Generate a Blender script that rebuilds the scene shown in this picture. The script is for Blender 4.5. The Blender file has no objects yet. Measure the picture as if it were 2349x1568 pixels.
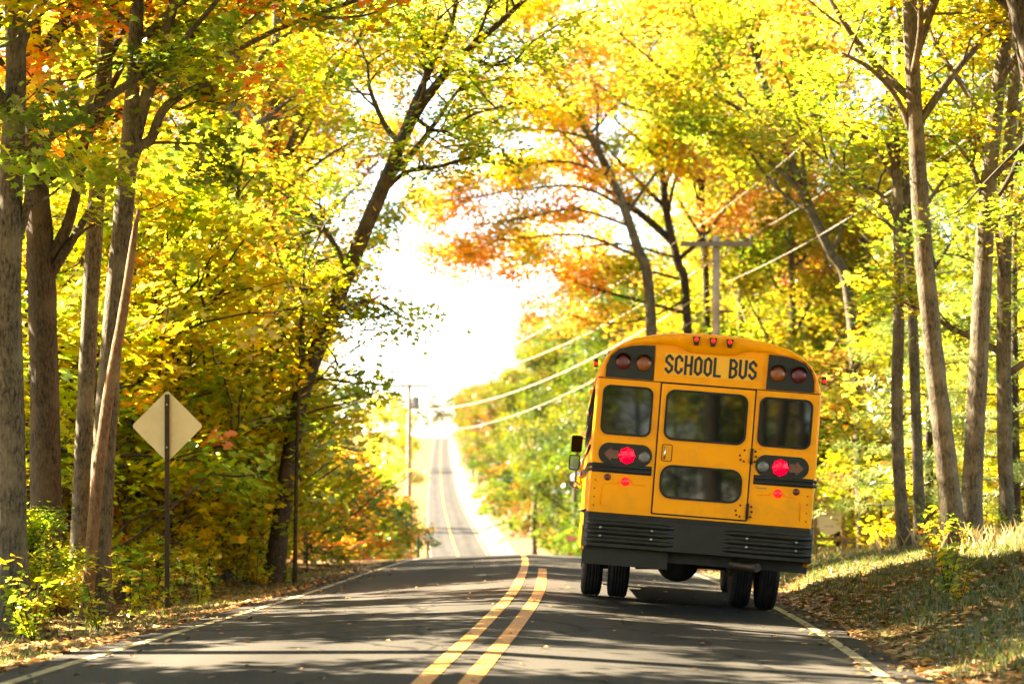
import bpy, bmesh, math, random, zlib
import numpy as np
from mathutils import Vector, Matrix

# ------------------------------------------------------------------ camera, sky, sun, exposure
SC = bpy.context.scene
COL = SC.collection
FOC = 85.0 / 36.0 * 1024.0            # focal length in picture widths / 1024
EYE = 1.33                            # eye height of the photographer in the car behind
HORIZON = 483.0
cam_d = bpy.data.cameras.new("camera")
cam_d.lens = 85.0
cam_d.sensor_width = 36.0
cam_d.shift_y = (HORIZON - 341.5) / 1024.0
cam_d.clip_start = 0.1
cam_d.clip_end = 6000.0
cam_d.dof.use_dof = True
cam_d.dof.focus_distance = 26.5
cam_d.dof.aperture_fstop = 1.9
cam_d.dof.aperture_blades = 9
cam = bpy.data.objects.new("camera", cam_d)
cam.location = (0, 0, EYE)
cam.rotation_euler = (math.radians(90), 0, 0)
COL.objects.link(cam)
SC.camera = cam

SUN_EL = math.radians(39)
SUN_FWD = math.radians(24)            # how far ahead of straight left the sun stands
to_sun = Vector((-math.cos(SUN_FWD) * math.cos(SUN_EL), math.sin(SUN_FWD) * math.cos(SUN_EL), math.sin(SUN_EL)))
world = bpy.data.worlds.new("World")
SC.world = world
world.use_nodes = True
wn = world.node_tree.nodes
bg = wn["Background"]
sky = wn.new("ShaderNodeTexSky")
sky.sky_type = 'NISHITA'
sky.sun_disc = False
sky.sun_elevation = SUN_EL
sky.sun_rotation = math.atan2(to_sun.x, to_sun.y)
sky.air_density = 0.85
sky.dust_density = 0.1
world.node_tree.links.new(sky.outputs[0], bg.inputs[0])
bg.inputs[1].default_value = 0.05
sun_d = bpy.data.lights.new("sun", 'SUN')
sun_d.energy = 5.0
sun_d.angle = math.radians(0.45)
sun_d.color = (1.0, 0.90, 0.74)
sun = bpy.data.objects.new("sun", sun_d)
sun.rotation_euler = (-to_sun).to_track_quat('-Z', 'Y').to_euler()
sun.location = to_sun * 50
COL.objects.link(sun)
SC.view_settings.view_transform = 'Standard'
SC.view_settings.look = 'None'
SC.view_settings.gamma = 1.0
SC.view_settings.use_curve_mapping = False
SC.view_settings.exposure = 3.9
SC.view_settings.use_white_balance = True          # the photograph's warm white balance
SC.view_settings.white_balance_temperature = 7600
SC.view_settings.white_balance_tint = 10
cy = SC.cycles
cy.max_bounces = 10
cy.diffuse_bounces = 4
cy.glossy_bounces = 3
cy.transmission_bounces = 6
cy.transparent_max_bounces = 4
cy.sample_clamp_indirect = 8.0
cy.caustics_reflective = False
cy.caustics_refractive = False
cy.use_denoising = True
SC.render.film_transparent = False

RNG = np.random.default_rng(11)
random.seed(4)
PI = math.pi

def at(u, v, Y):
    """picture position (1024 wide) at depth Y -> point in the place"""
    return np.array([(u - 512.0) / FOC * Y, Y, EYE - (v - HORIZON) / FOC * Y])

K = 1024.0 / 2349.0
def at2(u, v, Y):
    return at(u * K, v * K, Y)

# ------------------------------------------------------------------ helpers
def tag(o, label=None, cat=None, group=None, kind=None):
    if label: o["label"] = label
    if cat: o["category"] = cat
    if group: o["group"] = group
    if kind: o["kind"] = kind
    return o

def link(name, me, mat=None, parent=None, loc=None):
    o = bpy.data.objects.new(name, me)
    COL.objects.link(o)
    if mat is not None and me is not None and len(me.materials) == 0:
        me.materials.append(mat)
    if parent is not None: o.parent = parent
    if loc is not None: o.location = loc
    return o

def empty(name, loc=(0, 0, 0), rot=(0, 0, 0)):
    o = bpy.data.objects.new(name, None)
    o.empty_display_size = 0.2
    COL.objects.link(o)
    o.location = loc
    o.rotation_euler = rot
    return o

def copy_tree(o, parent=None):
    c = o.copy()
    COL.objects.link(c)
    c.parent = parent
    for ch in o.children:
        copy_tree(ch, c)
    return c

class MB:
    """collects vertices and faces for one mesh"""
    def __init__(s):
        s.v = []; s.f = []; s.sm = []
    def add(s, verts, faces, smooth=False):
        b = len(s.v)
        s.v.extend([tuple(map(float, p)) for p in verts])
        for f in faces:
            s.f.append(tuple(i + b for i in f)); s.sm.append(smooth)
        return s
    def box(s, x0, x1, y0, y1, z0, z1):
        v = [(x, y, z) for z in (z0, z1) for y in (y0, y1) for x in (x0, x1)]
        return s.add(v, [(0, 2, 3, 1), (4, 5, 7, 6), (0, 1, 5, 4), (2, 6, 7, 3), (0, 4, 6, 2), (1, 3, 7, 5)])
    def prism(s, pts, y0, y1):
        """outline in x,z (counter-clockwise seen from -y) between y0 (near) and y1"""
        n = len(pts)
        v = [(x, y0, z) for x, z in pts] + [(x, y1, z) for x, z in pts]
        f = [tuple(range(n)), tuple(range(2 * n - 1, n - 1, -1))]
        f += [(i, i + n, (i + 1) % n + n, (i + 1) % n) for i in range(n)]
        return s.add(v, f)
    def loft(s, rings, cap0=True, cap1=True, smooth=True, closed=True):
        n = len(rings[0])
        v = [p for r in rings for p in r]
        f = []
        for k in range(len(rings) - 1):
            for i in range(n if closed else n - 1):
                a = k * n + i; b = k * n + (i + 1) % n
                f.append((a, b, b + n, a + n))
        s.add(v, f, smooth)
        b = len(s.v) - len(v)
        if cap0: s.f.append(tuple(b + i for i in range(n - 1, -1, -1))); s.sm.append(False)
        if cap1: s.f.append(tuple(b + (len(rings) - 1) * n + i for i in range(n))); s.sm.append(False)
        return s
    def tube(s, pts, rad, sides=8, cap=True, jitter=0.0, rng=None):
        pts = np.asarray(pts, float); rad = np.broadcast_to(np.asarray(rad, float), (len(pts),))
        t = np.gradient(pts, axis=0)
        t /= np.linalg.norm(t, axis=1)[:, None] + 1e-9
        ref = np.array([1.0, 0, 0]) if abs(t[0][0]) < 0.8 else np.array([0, 1.0, 0])
        rings = []
        a = np.linspace(0, 2 * PI, sides, endpoint=False)
        lobes = (rng.normal(0, 1, sides) * jitter) if (rng is not None and jitter) else np.zeros(sides)
        for i in range(len(pts)):
            n = ref - t[i] * ref.dot(t[i]); n /= np.linalg.norm(n) + 1e-9
            ref = n
            b = np.cross(t[i], n)
            k = rad[i] * (1 + lobes + (rng.normal(0, jitter * 0.5, sides) if (rng is not None and jitter) else 0))
            rings.append(pts[i] + (np.cos(a) * k)[:, None] * n + (np.sin(a) * k)[:, None] * b)
        return s.loft(rings, cap, cap, True)
    def lathe(s, prof, c, axis='y', sides=24, scal=None):
        """profile (r, h) turned about an axis through c"""
        rings = []
        for r, h in prof:
            ring = []
            for i in range(sides):
                a = 2 * PI * i / sides
                rr = r * (scal(a) if scal else 1)
                p = {'y': (rr * math.cos(a), h, rr * math.sin(a)), 'x': (h, rr * math.cos(a), rr * math.sin(a)),
                     'z': (rr * math.cos(a), rr * math.sin(a), h)}[axis]
                ring.append((c[0] + p[0], c[1] + p[1], c[2] + p[2]))
            rings.append(ring)
        return s.loft(rings)
    def mesh(s, name):
        me = bpy.data.meshes.new(name)
        me.from_pydata(s.v, [], s.f)
        me.polygons.foreach_set("use_smooth", s.sm)
        me.update()
        return me
    def build(s, name, mat=None, parent=None, loc=None, fix=False):
        me = s.mesh(name)
        if fix:
            bm = bmesh.new(); bm.from_mesh(me)
            bmesh.ops.recalc_face_normals(bm, faces=bm.faces); bm.to_mesh(me); bm.free()
        return link(name, me, mat, parent, loc)

def catmull(P, n):
    P = np.asarray(P, float)
    Q = np.vstack([2 * P[0] - P[1], P, 2 * P[-1] - P[-2]])
    out = []
    seg = len(P) - 1
    for t in np.linspace(0, seg, n):
        i = min(int(t), seg - 1); u = t - i
        p0, p1, p2, p3 = Q[i:i + 4]
        out.append(0.5 * (2 * p1 + (p2 - p0) * u + (2 * p0 - 5 * p1 + 4 * p2 - p3) * u * u + (3 * p1 - p0 - 3 * p2 + p3) * u ** 3))
    return np.array(out)

# ------------------------------------------------------------------ materials
def mat(name):
    m = bpy.data.materials.new(name); m.use_nodes = True
    return m, m.node_tree.nodes, m.node_tree.links, m.node_tree.nodes["Principled BSDF"]

def plain(name, col, rough=0.5, metal=0.0, var=0.12, scale=6.0, bump=0.0, spec=0.5, coat=0.0, dirt=None):
    """a base colour with uneven tone, optional fine relief and grime"""
    m, n, l, b = mat(name)
    tc = n.new("ShaderNodeTexCoord")
    nz = n.new("ShaderNodeTexNoise"); nz.inputs["Scale"].default_value = scale; nz.inputs["Detail"].default_value = 6
    l.new(tc.outputs["Object"], nz.inputs["Vector"])
    rp = n.new("ShaderNodeValToRGB")
    lo = tuple(c * (1 - var) for c in col); hi = tuple(min(1, c * (1 + var)) for c in col)
    rp.color_ramp.elements[0].position = 0.3; rp.color_ramp.elements[1].position = 0.7
    rp.color_ramp.elements[0].color = lo + (1,); rp.color_ramp.elements[1].color = hi + (1,)
    l.new(nz.outputs["Fac"], rp.inputs["Fac"])
    out = rp.outputs["Color"]
    if dirt:
        n2 = n.new("ShaderNodeTexNoise"); n2.inputs["Scale"].default_value = dirt[1]; n2.inputs["Detail"].default_value = 8
        n2.inputs["Roughness"].default_value = 0.65
        l.new(tc.outputs["Object"], n2.inputs["Vector"])
        r2 = n.new("ShaderNodeValToRGB"); r2.color_ramp.elements[0].position = 0.5; r2.color_ramp.elements[1].position = 0.75
        l.new(n2.outputs["Fac"], r2.inputs["Fac"])
        sc = n.new("ShaderNodeMath"); sc.operation = 'MULTIPLY'; sc.inputs[1].default_value = dirt[2]
        l.new(r2.outputs["Color"], sc.inputs[0])
        mx = n.new("ShaderNodeMixRGB"); mx.inputs["Color2"].default_value = dirt[0] + (1,)
        l.new(sc.outputs[0], mx.inputs["Fac"]); l.new(out, mx.inputs["Color1"]); out = mx.outputs["Color"]
    l.new(out, b.inputs["Base Color"])
    b.inputs["Roughness"].default_value = rough; b.inputs["Metallic"].default_value = metal
    b.inputs["Specular IOR Level"].default_value = spec; b.inputs["Coat Weight"].default_value = coat
    b.inputs["Coat Roughness"].default_value = 0.08
    if bump:
        n3 = n.new("ShaderNodeTexNoise"); n3.inputs["Scale"].default_value = scale * 6; n3.inputs["Detail"].default_value = 5
        l.new(tc.outputs["Object"], n3.inputs["Vector"])
        bp = n.new("ShaderNodeBump"); bp.inputs["Strength"].default_value = bump; bp.inputs["Distance"].default_value = 0.01
        l.new(n3.outputs["Fac"], bp.inputs["Height"]); l.new(bp.outputs[0], b.inputs["Normal"])
    return m

def glow(name, col, strength):
    m, n, l, b = mat(name)
    b.inputs["Base Color"].default_value = tuple(c * 0.5 for c in col) + (1,)
    b.inputs["Emission Color"].default_value = col + (1,)
    b.inputs["Emission Strength"].default_value = strength
    b.inputs["Roughness"].default_value = 0.2
    return m

def leaf_material(name, trans=0.62, gloss=0.05):
    m, n, l, b = mat(name)
    n.remove(b)
    out = n["Material Output"]
    a = n.new("ShaderNodeAttribute"); a.attribute_name = "tint"
    oi = n.new("ShaderNodeObjectInfo")
    mul = n.new("ShaderNodeMixRGB"); mul.blend_type = 'MULTIPLY'; mul.inputs["Fac"].default_value = 1
    l.new(a.outputs["Color"], mul.inputs["Color1"]); l.new(oi.outputs["Color"], mul.inputs["Color2"])
    d = n.new("ShaderNodeBsdfDiffuse"); t = n.new("ShaderNodeBsdfTranslucent"); g = n.new("ShaderNodeBsdfGlossy")
    g.inputs["Roughness"].default_value = 0.35
    l.new(mul.outputs[0], d.inputs["Color"]); l.new(mul.outputs[0], t.inputs["Color"])
    x = n.new("ShaderNodeMixShader"); x.inputs[0].default_value = trans
    l.new(d.outputs[0], x.inputs[1]); l.new(t.outputs[0], x.inputs[2])
    y = n.new("ShaderNodeMixShader"); y.inputs[0].default_value = gloss
    l.new(x.outputs[0], y.inputs[1]); l.new(g.outputs[0], y.inputs[2])
    l.new(y.outputs[0], out.inputs["Surface"])
    return m

def bark_material(name, dark, light, scale=3.0):
    m, n, l, b = mat(name)
    tc = n.new("ShaderNodeTexCoord"); mp = n.new("ShaderNodeMapping")
    mp.inputs["Scale"].default_value = (1, 1, 0.34)
    l.new(tc.outputs["Object"], mp.inputs["Vector"])
    nz = n.new("ShaderNodeTexNoise"); nz.inputs["Scale"].default_value = scale * 12; nz.inputs["Detail"].default_value = 7; nz.inputs["Roughness"].default_value = 0.7
    l.new(mp.outputs[0], nz.inputs["Vector"])
    rp = n.new("ShaderNodeValToRGB"); rp.color_ramp.elements[0].position = 0.36; rp.color_ramp.elements[1].position = 0.66
    rp.color_ramp.elements[0].color = dark + (1,); rp.color_ramp.elements[1].color = light + (1,)
    l.new(nz.outputs["Fac"], rp.inputs["Fac"])
    n2 = n.new("ShaderNodeTexNoise"); n2.inputs["Scale"].default_value = scale; n2.inputs["Detail"].default_value = 6
    l.new(tc.outputs["Object"], n2.inputs["Vector"])
    r2 = n.new("ShaderNodeValToRGB"); r2.color_ramp.elements[0].position = 0.48; r2.color_ramp.elements[1].position = 0.62
    l.new(n2.outputs["Fac"], r2.inputs["Fac"])
    sc = n.new("ShaderNodeMath"); sc.operation = 'MULTIPLY'; sc.inputs[1].default_value = 0.5; l.new(r2.outputs["Color"], sc.inputs[0])
    mx = n.new("ShaderNodeMixRGB"); mx.inputs["Color2"].default_value = tuple(c * 1.25 for c in light) + (1,)     # lichen
    l.new(sc.outputs[0], mx.inputs["Fac"]); l.new(rp.outputs["Color"], mx.inputs["Color1"])
    l.new(mx.outputs[0], b.inputs["Base Color"]); b.inputs["Roughness"].default_value = 0.9
    b.inputs["Specular IOR Level"].default_value = 0.2
    bp = n.new("ShaderNodeBump"); bp.inputs["Strength"].default_value = 0.9; bp.inputs["Distance"].default_value = 0.03
    l.new(nz.outputs["Fac"], bp.inputs["Height"]); l.new(bp.outputs[0], b.inputs["Normal"])
    return m

M = {}
M['leaf'] = leaf_material("leaf")
M['needle'] = leaf_material("needle", 0.3, 0.06)
M['litter'] = leaf_material("dry_leaf", 0.15, 0.08)
M['bark'] = bark_material("bark_grey", (0.022, 0.018, 0.012), (0.15, 0.125, 0.08))
M['bark_dark'] = bark_material("bark_dark", (0.012, 0.010, 0.007), (0.075, 0.058, 0.038))
M['bark_red'] = bark_material("bare_wood", (0.08, 0.042, 0.02), (0.24, 0.14, 0.07))
M['yellow'] = plain("school_bus_paint", (0.97, 0.34, 0.001), 0.42, 0, 0.05, 2.0, 0.02, 0.25, 0.03, ((0.34, 0.14, 0.015), 2.2, 0.42))
M['yellow_sign'] = plain("sign_sheeting", (0.90, 0.42, 0.012), 0.5, 0, 0.03, 4.0)
M['black'] = plain("black_paint", (0.006, 0.007, 0.006), 0.42, 0, 0.3, 5.0, 0.05, 0.35, 0, ((0.020, 0.019, 0.016), 4.0, 0.6))
M['rubber'] = plain("rubber", (0.014, 0.014, 0.014), 0.75, 0, 0.25, 9.0, 0.2, 0.3, 0, ((0.05, 0.045, 0.036), 5.0, 0.5))
M['under'] = plain("chassis", (0.02, 0.018, 0.015), 0.8, 0, 0.4, 6.0, 0.2, 0.3)
M['glass'] = plain("tinted_glass", (0.006, 0.008, 0.007), 0.025, 0, 0.1, 2.0, 0, 0.38)
M['chrome'] = plain("worn_chrome", (0.55, 0.53, 0.5), 0.22, 1.0, 0.1, 8.0)
M['steel'] = plain("steel", (0.30, 0.28, 0.25), 0.45, 0.8, 0.25, 10.0)
M['mirror_black'] = plain("mirror_shell", (0.003, 0.003, 0.003), 0.9, 0, 0.2, 8.0, 0, 0.0)
M['pipe'] = plain("rusty_exhaust", (0.06, 0.042, 0.028), 0.5, 0.6, 0.35, 14.0, 0.1)
M['mirror'] = plain("mirror_glass", (0.16, 0.17, 0.18), 0.03, 1.0, 0.02, 3.0)
M['red_lens'] = plain("red_lens", (0.10, 0.007, 0.008), 0.18, 0, 0.25, 30.0, 0.3, 0.6)
M['amber_lens'] = plain("amber_lens", (0.24, 0.058, 0.007), 0.18, 0, 0.25, 30.0, 0.3, 0.6)
M['arrow_lens'] = plain("dim_amber_lens", (0.12, 0.030, 0.008), 0.25, 0, 0.25, 30.0, 0.3, 0.6)
M['clear_lens'] = plain("clear_lens", (0.13, 0.125, 0.11), 0.15, 0.3, 0.3, 40.0, 0.3, 0.7)
M['brake'] = glow("brake_light", (1.0, 0.0, 0.014), 0.30)
M['marker'] = glow("marker_light", (1.0, 0.01, 0.01), 0.24)
M['tail'] = glow("tail_light", (0.9, 0.012, 0.02), 0.10)
M['side_amber'] = glow("side_marker_light", (1.0, 0.16, 0.01), 0.08)
M['sign_back'] = plain("aluminium_sign_back", (0.50, 0.48, 0.32), 0.42, 0.25, 0.12, 2.5, 0.03, 0.5, 0, ((0.24, 0.22, 0.15), 2.0, 0.6))
M['post'] = plain("rusty_post", (0.022, 0.016, 0.010), 0.7, 0.3, 0.35, 12.0, 0.1)
M['pole'] = bark_material("weathered_pole", (0.22, 0.175, 0.11), (0.44, 0.36, 0.24), 2.0)
M['crossarm'] = plain("crossarm_wood", (0.16, 0.125, 0.085), 0.85, 0, 0.3, 8.0, 0.1)
M['wire'] = plain("wire", (0.62, 0.58, 0.50), 0.5, 0.2, 0.08, 5.0)
M['ceramic'] = plain("insulator", (0.55, 0.55, 0.52), 0.2, 0, 0.05, 5.0)
M['tank'] = plain("transformer_grey", (0.22, 0.21, 0.20), 0.5, 0.1, 0.1, 5.0)
M['wood'] = plain("sign_timber", (0.26, 0.15, 0.055), 0.8, 0, 0.25, 10.0, 0.15)
M['cream'] = plain("cream_board", (0.80, 0.62, 0.40), 0.6, 0, 0.05, 4.0)
M['letter_brown'] = plain("faded_brown_letters", (0.34, 0.22, 0.11), 0.7, 0, 0.1, 10.0)
M['letter_black'] = plain("black_letters", (0.012, 0.012, 0.012), 0.5, 0, 0.2, 10.0)
M['white_metal'] = plain("white_metal", (0.78, 0.75, 0.70), 0.4, 0, 0.06, 5.0)
M['green_tube'] = plain("green_plastic", (0.012, 0.16, 0.07), 0.45, 0, 0.1, 5.0)
M['boulder'] = plain("pale_boulder", (0.60, 0.55, 0.49), 0.9, 0, 0.15, 2.0, 0.3)
M['boulder_brown'] = plain("brown_boulder", (0.30, 0.22, 0.17), 0.9, 0, 0.25, 2.0, 0.3)
M['stump'] = plain("log_wood", (0.30, 0.25, 0.18), 0.9, 0, 0.3, 6.0, 0.3)

# ------------------------------------------------------------------ road geometry
def knots(K_):
    xs = np.array([k[0] for k in K_], float); ys = np.array([k[1] for k in K_], float)
    sl = np.gradient(ys, xs)
    def f(x):
        x = np.asarray(x, float)
        i = np.clip(np.searchsorted(xs, x) - 1, 0, len(xs) - 2)
        h = xs[i + 1] - xs[i]; t = (np.clip(x, xs[0], xs[-1]) - xs[i]) / h
        r = ((2 * t ** 3 - 3 * t ** 2 + 1) * ys[i] + (t ** 3 - 2 * t ** 2 + t) * h * sl[i]
             + (-2 * t ** 3 + 3 * t ** 2) * ys[i + 1] + (t ** 3 - t ** 2) * h * sl[i + 1])
        r = r + np.where(x < xs[0], (x - xs[0]) * sl[0], 0) + np.where(x > xs[-1], (x - xs[-1]) * sl[-1], 0)
        return r
    return f

ZC = knots([(-400, -.6), (-60, -0.30), (0, -0.05), (16.4, 0.0), (22, 0.02), (28.7, 0.02), (36, -0.055), (45, -0.18), (55, -0.38), (65, -0.60), (75, -0.85), (90, -1.42),
            (110, -2.4), (150, -4.7), (190, -6.5), (230, -7.05), (268, -6.2), (340, -4.6), (454, -2.4), (580, 1.5), (714, 6.6), (900, 14.5), (1100, 22.2), (1300, 25.0), (1800, 20.0), (3000, 10)])
XC = knots([(-60, -4.0), (0, -1.22), (16.4, -0.43), (22, -0.13), (28.7, 0.15), (36, 0.29), (45, 0.40), (60, 0.46), (75, 0.46), (110, 0.05), (146, -1.0), (200, -3.0),
            (268, -6.0), (454, -12.7), (714, -21.0), (1100, -32.0), (3000, -80)])
CR = knots([(-60, .03), (10, .03), (16, .032), (22, .055), (28, .076), (40, .076), (60, .06), (110, .03), (300, .02), (3000, .02)])
CL = knots([(-60, .03), (10, .02), (17, .022), (28, .052), (60, .04), (110, .03), (300, .02), (3000, .02)])
LANE, PAVE = 3.1, 3.42
BR = knots([(-60, .9), (0, .9), (15, .58), (36, .86), (43, .45), (50, .10), (62, .08), (100, .1), (150, .6), (300, 1.5), (3000, 2)])

def road_z(d, Y):
    return ZC(Y) - np.where(d > 0, CR(Y), CL(Y)) * (np.sqrt(d * d + 0.02) - 0.141)

def hills(X, Y):
    return (np.sin(X * 1.9 + Y * 0.7) * np.cos(Y * 1.3 - X * 0.6) * 0.04 + np.sin(X * 0.43 + 1.3) * np.cos(Y * 0.37) * 0.10)

def height(X, Y):
    X = np.asarray(X, float); Y = np.asarray(Y, float)
    d = X - XC(Y)
    z = road_z(np.clip(d, -PAVE, PAVE), Y)
    sr = np.maximum(d - PAVE, 0); sl = np.maximum(-d - PAVE, 0)
    far = np.clip((Y - 120) / 200, 0, 1)
    z = z + BR(Y) * (1 - np.exp(-np.maximum(sr - 0.35, 0) / 1.8)) + 0.03 * np.minimum(sr, 40) * np.clip((70 - Y) / 40, 0, 1)
    z = z + far * (0.10 * np.minimum(sr, 180) * np.clip(sr / 20, 0, 1))
    z = z - 0.22 * (1 - np.exp(-sl / 1.2)) * np.clip((120 - Y) / 60, 0, 1) + far * 0.05 * np.minimum(sl, 150) * np.clip((sl - 8) / 30, 0, 1)
    w = np.clip((np.abs(d) - PAVE) / 2.0, 0, 1)
    return z + hills(X, Y) * w * 1.0

def hz(x, y):
    return float(height(x, y))

M['asphalt'] = None
def asphalt():
    m, n, l, b = mat("asphalt")
    tc = n.new("ShaderNodeTexCoord")
    big = n.new("ShaderNodeTexNoise"); big.inputs["Scale"].default_value = 0.7; big.inputs["Detail"].default_value = 5
    mp = n.new("ShaderNodeMapping"); mp.inputs["Scale"].default_value = (1.2, 0.12, 1)
    l.new(tc.outputs["Object"], mp.inputs["Vector"]); l.new(mp.outputs[0], big.inputs["Vector"])
    fine = n.new("ShaderNodeTexVoronoi"); fine.inputs["Scale"].default_value = 70
    l.new(tc.outputs["Object"], fine.inputs["Vector"])
    grit = n.new("ShaderNodeTexNoise"); grit.inputs["Scale"].default_value = 160; grit.inputs["Detail"].default_value = 3
    l.new(tc.outputs["Object"], grit.inputs["Vector"])
    rp = n.new("ShaderNodeValToRGB")
    rp.color_ramp.elements[0].position = 0.3; rp.color_ramp.elements[0].color = (0.035, 0.032, 0.026, 1)
    rp.color_ramp.elements[1].position = 0.75; rp.color_ramp.elements[1].color = (0.058, 0.052, 0.043, 1)
    l.new(big.outputs["Fac"], rp.inputs["Fac"])
    r2 = n.new("ShaderNodeValToRGB")
    r2.color_ramp.elements[0].position = 0.35; r2.color_ramp.elements[0].color = (0.55, 0.55, 0.55, 1)
    r2.color_ramp.elements[1].position = 0.7; r2.color_ramp.elements[1].color = (1.35, 1.35, 1.35, 1)
    l.new(grit.outputs["Fac"], r2.inputs["Fac"])
    mx = n.new("ShaderNodeMixRGB"); mx.blend_type = 'MULTIPLY'; mx.inputs["Fac"].default_value = 0.8
    l.new(rp.outputs[0], mx.inputs["Color1"]); l.new(r2.outputs[0], mx.inputs["Color2"])
    # cracks, sealed seams and the oily middle of each lane
    wob = n.new("ShaderNodeTexNoise"); wob.inputs["Scale"].default_value = 1.3; wob.inputs["Detail"].default_value = 4
    l.new(tc.outputs["Object"], wob.inputs["Vector"])
    wmx = n.new("ShaderNodeMixRGB"); wmx.blend_type = 'ADD'; wmx.inputs["Fac"].default_value = 0.9
    l.new(tc.outputs["Object"], wmx.inputs["Color1"]); l.new(wob.outputs["Color"], wmx.inputs["Color2"])
    cmap = n.new("ShaderNodeMapping"); cmap.inputs["Scale"].default_value = (0.55, 0.16, 0.0)
    l.new(wmx.outputs[0], cmap.inputs["Vector"])
    cr = n.new("ShaderNodeTexVoronoi"); cr.feature = 'DISTANCE_TO_EDGE'; cr.inputs["Scale"].default_value = 1.0
    l.new(cmap.outputs[0], cr.inputs["Vector"])
    crr = n.new("ShaderNodeValToRGB"); crr.color_ramp.elements[0].position = 0.004; crr.color_ramp.elements[0].color = (0.35, 0.35, 0.35, 1)
    crr.color_ramp.elements[1].position = 0.012; crr.color_ramp.elements[1].color = (1, 1, 1, 1)
    l.new(cr.outputs["Distance"], crr.inputs["Fac"])
    m2 = n.new("ShaderNodeMixRGB"); m2.blend_type = 'MULTIPLY'; m2.inputs["Fac"].default_value = 1
    l.new(mx.outputs[0], m2.inputs["Color1"]); l.new(crr.outputs[0], m2.inputs["Color2"])
    lane = n.new("ShaderNodeAttribute"); lane.attribute_name = "cover"
    m3 = n.new("ShaderNodeMixRGB"); m3.blend_type = 'MULTIPLY'; m3.inputs["Fac"].default_value = 1
    l.new(m2.outputs[0], m3.inputs["Color1"]); l.new(lane.outputs["Color"], m3.inputs["Color2"])
    l.new(m3.outputs[0], b.inputs["Base Color"])
    b.inputs["Roughness"].default_value = 0.85; b.inputs["Specular IOR Level"].default_value = 0.1
    bp = n.new("ShaderNodeBump"); bp.inputs["Strength"].default_value = 0.5; bp.inputs["Distance"].default_value = 0.006
    l.new(fine.outputs["Distance"], bp.inputs["Height"]); l.new(bp.outputs[0], b.inputs["Normal"])
    return m
M['asphalt'] = asphalt()

def paint(name, col):
    m, n, l, b = mat(name)
    tc = n.new("ShaderNodeTexCoord")
    nz = n.new("ShaderNodeTexNoise"); nz.inputs["Scale"].default_value = 28; nz.inputs["Detail"].default_value = 8; nz.inputs["Roughness"].default_value = 0.7
    l.new(tc.outputs["Object"], nz.inputs["Vector"])
    rp = n.new("ShaderNodeValToRGB")
    rp.color_ramp.elements[0].position = 0.38; rp.color_ramp.elements[0].color = (0.08, 0.065, 0.04, 1)
    rp.color_ramp.elements[1].position = 0.53; rp.color_ramp.elements[1].color = col + (1,)
    l.new(nz.outputs["Fac"], rp.inputs["Fac"]); l.new(rp.outputs[0], b.inputs["Base Color"])
    b.inputs["Roughness"].default_value = 0.65
    return m
M['line_yellow'] = paint("yellow_line_paint", (0.62, 0.24, 0.006))
M['line_white'] = paint("edge_line_paint", (0.30, 0.255, 0.13))

def ground_material():
    m, n, l, b = mat("ground_cover")
    tc = n.new("ShaderNodeTexCoord")
    a = n.new("ShaderNodeAttribute"); a.attribute_name = "cover"
    def noise(s, d=6):
        z = n.new("ShaderNodeTexNoise"); z.inputs["Scale"].default_value = s; z.inputs["Detail"].default_value = d
        z.inputs["Roughness"].default_value = 0.65
        l.new(tc.outputs["Object"], z.inputs["Vector"]); return z
    def ramp(src, p0, c0, p1, c1):
        r = n.new("ShaderNodeValToRGB")
        r.color_ramp.elements[0].position = p0; r.color_ramp.elements[0].color = c0 + (1,)
        r.color_ramp.elements[1].position = p1; r.color_ramp.elements[1].color = c1 + (1,)
        l.new(src, r.inputs["Fac"]); return r.outputs[0]
    def mix(f, c1, c2):
        x = n.new("ShaderNodeMixRGB"); l.new(f, x.inputs["Fac"]); l.new(c1, x.inputs["Color1"]); l.new(c2, x.inputs["Color2"]); return x.outputs[0]
    litter = ramp(noise(9).outputs["Fac"], 0.35, (0.07, 0.045, 0.022), 0.68, (0.26, 0.16, 0.075))
    grass = ramp(noise(5).outputs["Fac"], 0.35, (0.045, 0.05, 0.016), 0.7, (0.12, 0.115, 0.04))
    field = ramp(noise(0.12).outputs["Fac"], 0.35, (0.13, 0.095, 0.03), 0.66, (0.19, 0.10, 0.036))
    sep = n.new("ShaderNodeSeparateColor"); l.new(a.outputs["Color"], sep.inputs[0])
    patch = noise(0.9)
    ad = n.new("ShaderNodeMath"); ad.operation = 'ADD'; l.new(patch.outputs["Fac"], ad.inputs[0]); l.new(sep.outputs[0], ad.inputs[1])
    gm = n.new("ShaderNodeMapRange"); gm.inputs[1].default_value = 0.78; gm.inputs[2].default_value = 1.1; l.new(ad.outputs[0], gm.inputs[0])
    c = mix(gm.outputs[0], litter, grass)
    c = mix(sep.outputs[1], c, field)
    l.new(c, b.inputs["Base Color"]); b.inputs["Roughness"].default_value = 0.95; b.inputs["Specular IOR Level"].default_value = 0.1
    bp = n.new("ShaderNodeBump"); bp.inputs["Strength"].default_value = 0.8; bp.inputs["Distance"].default_value = 0.04
    l.new(noise(22).outputs["Fac"], bp.inputs["Height"]); l.new(bp.outputs[0], b.inputs["Normal"])
    return m
M['ground'] = ground_material()

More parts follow.
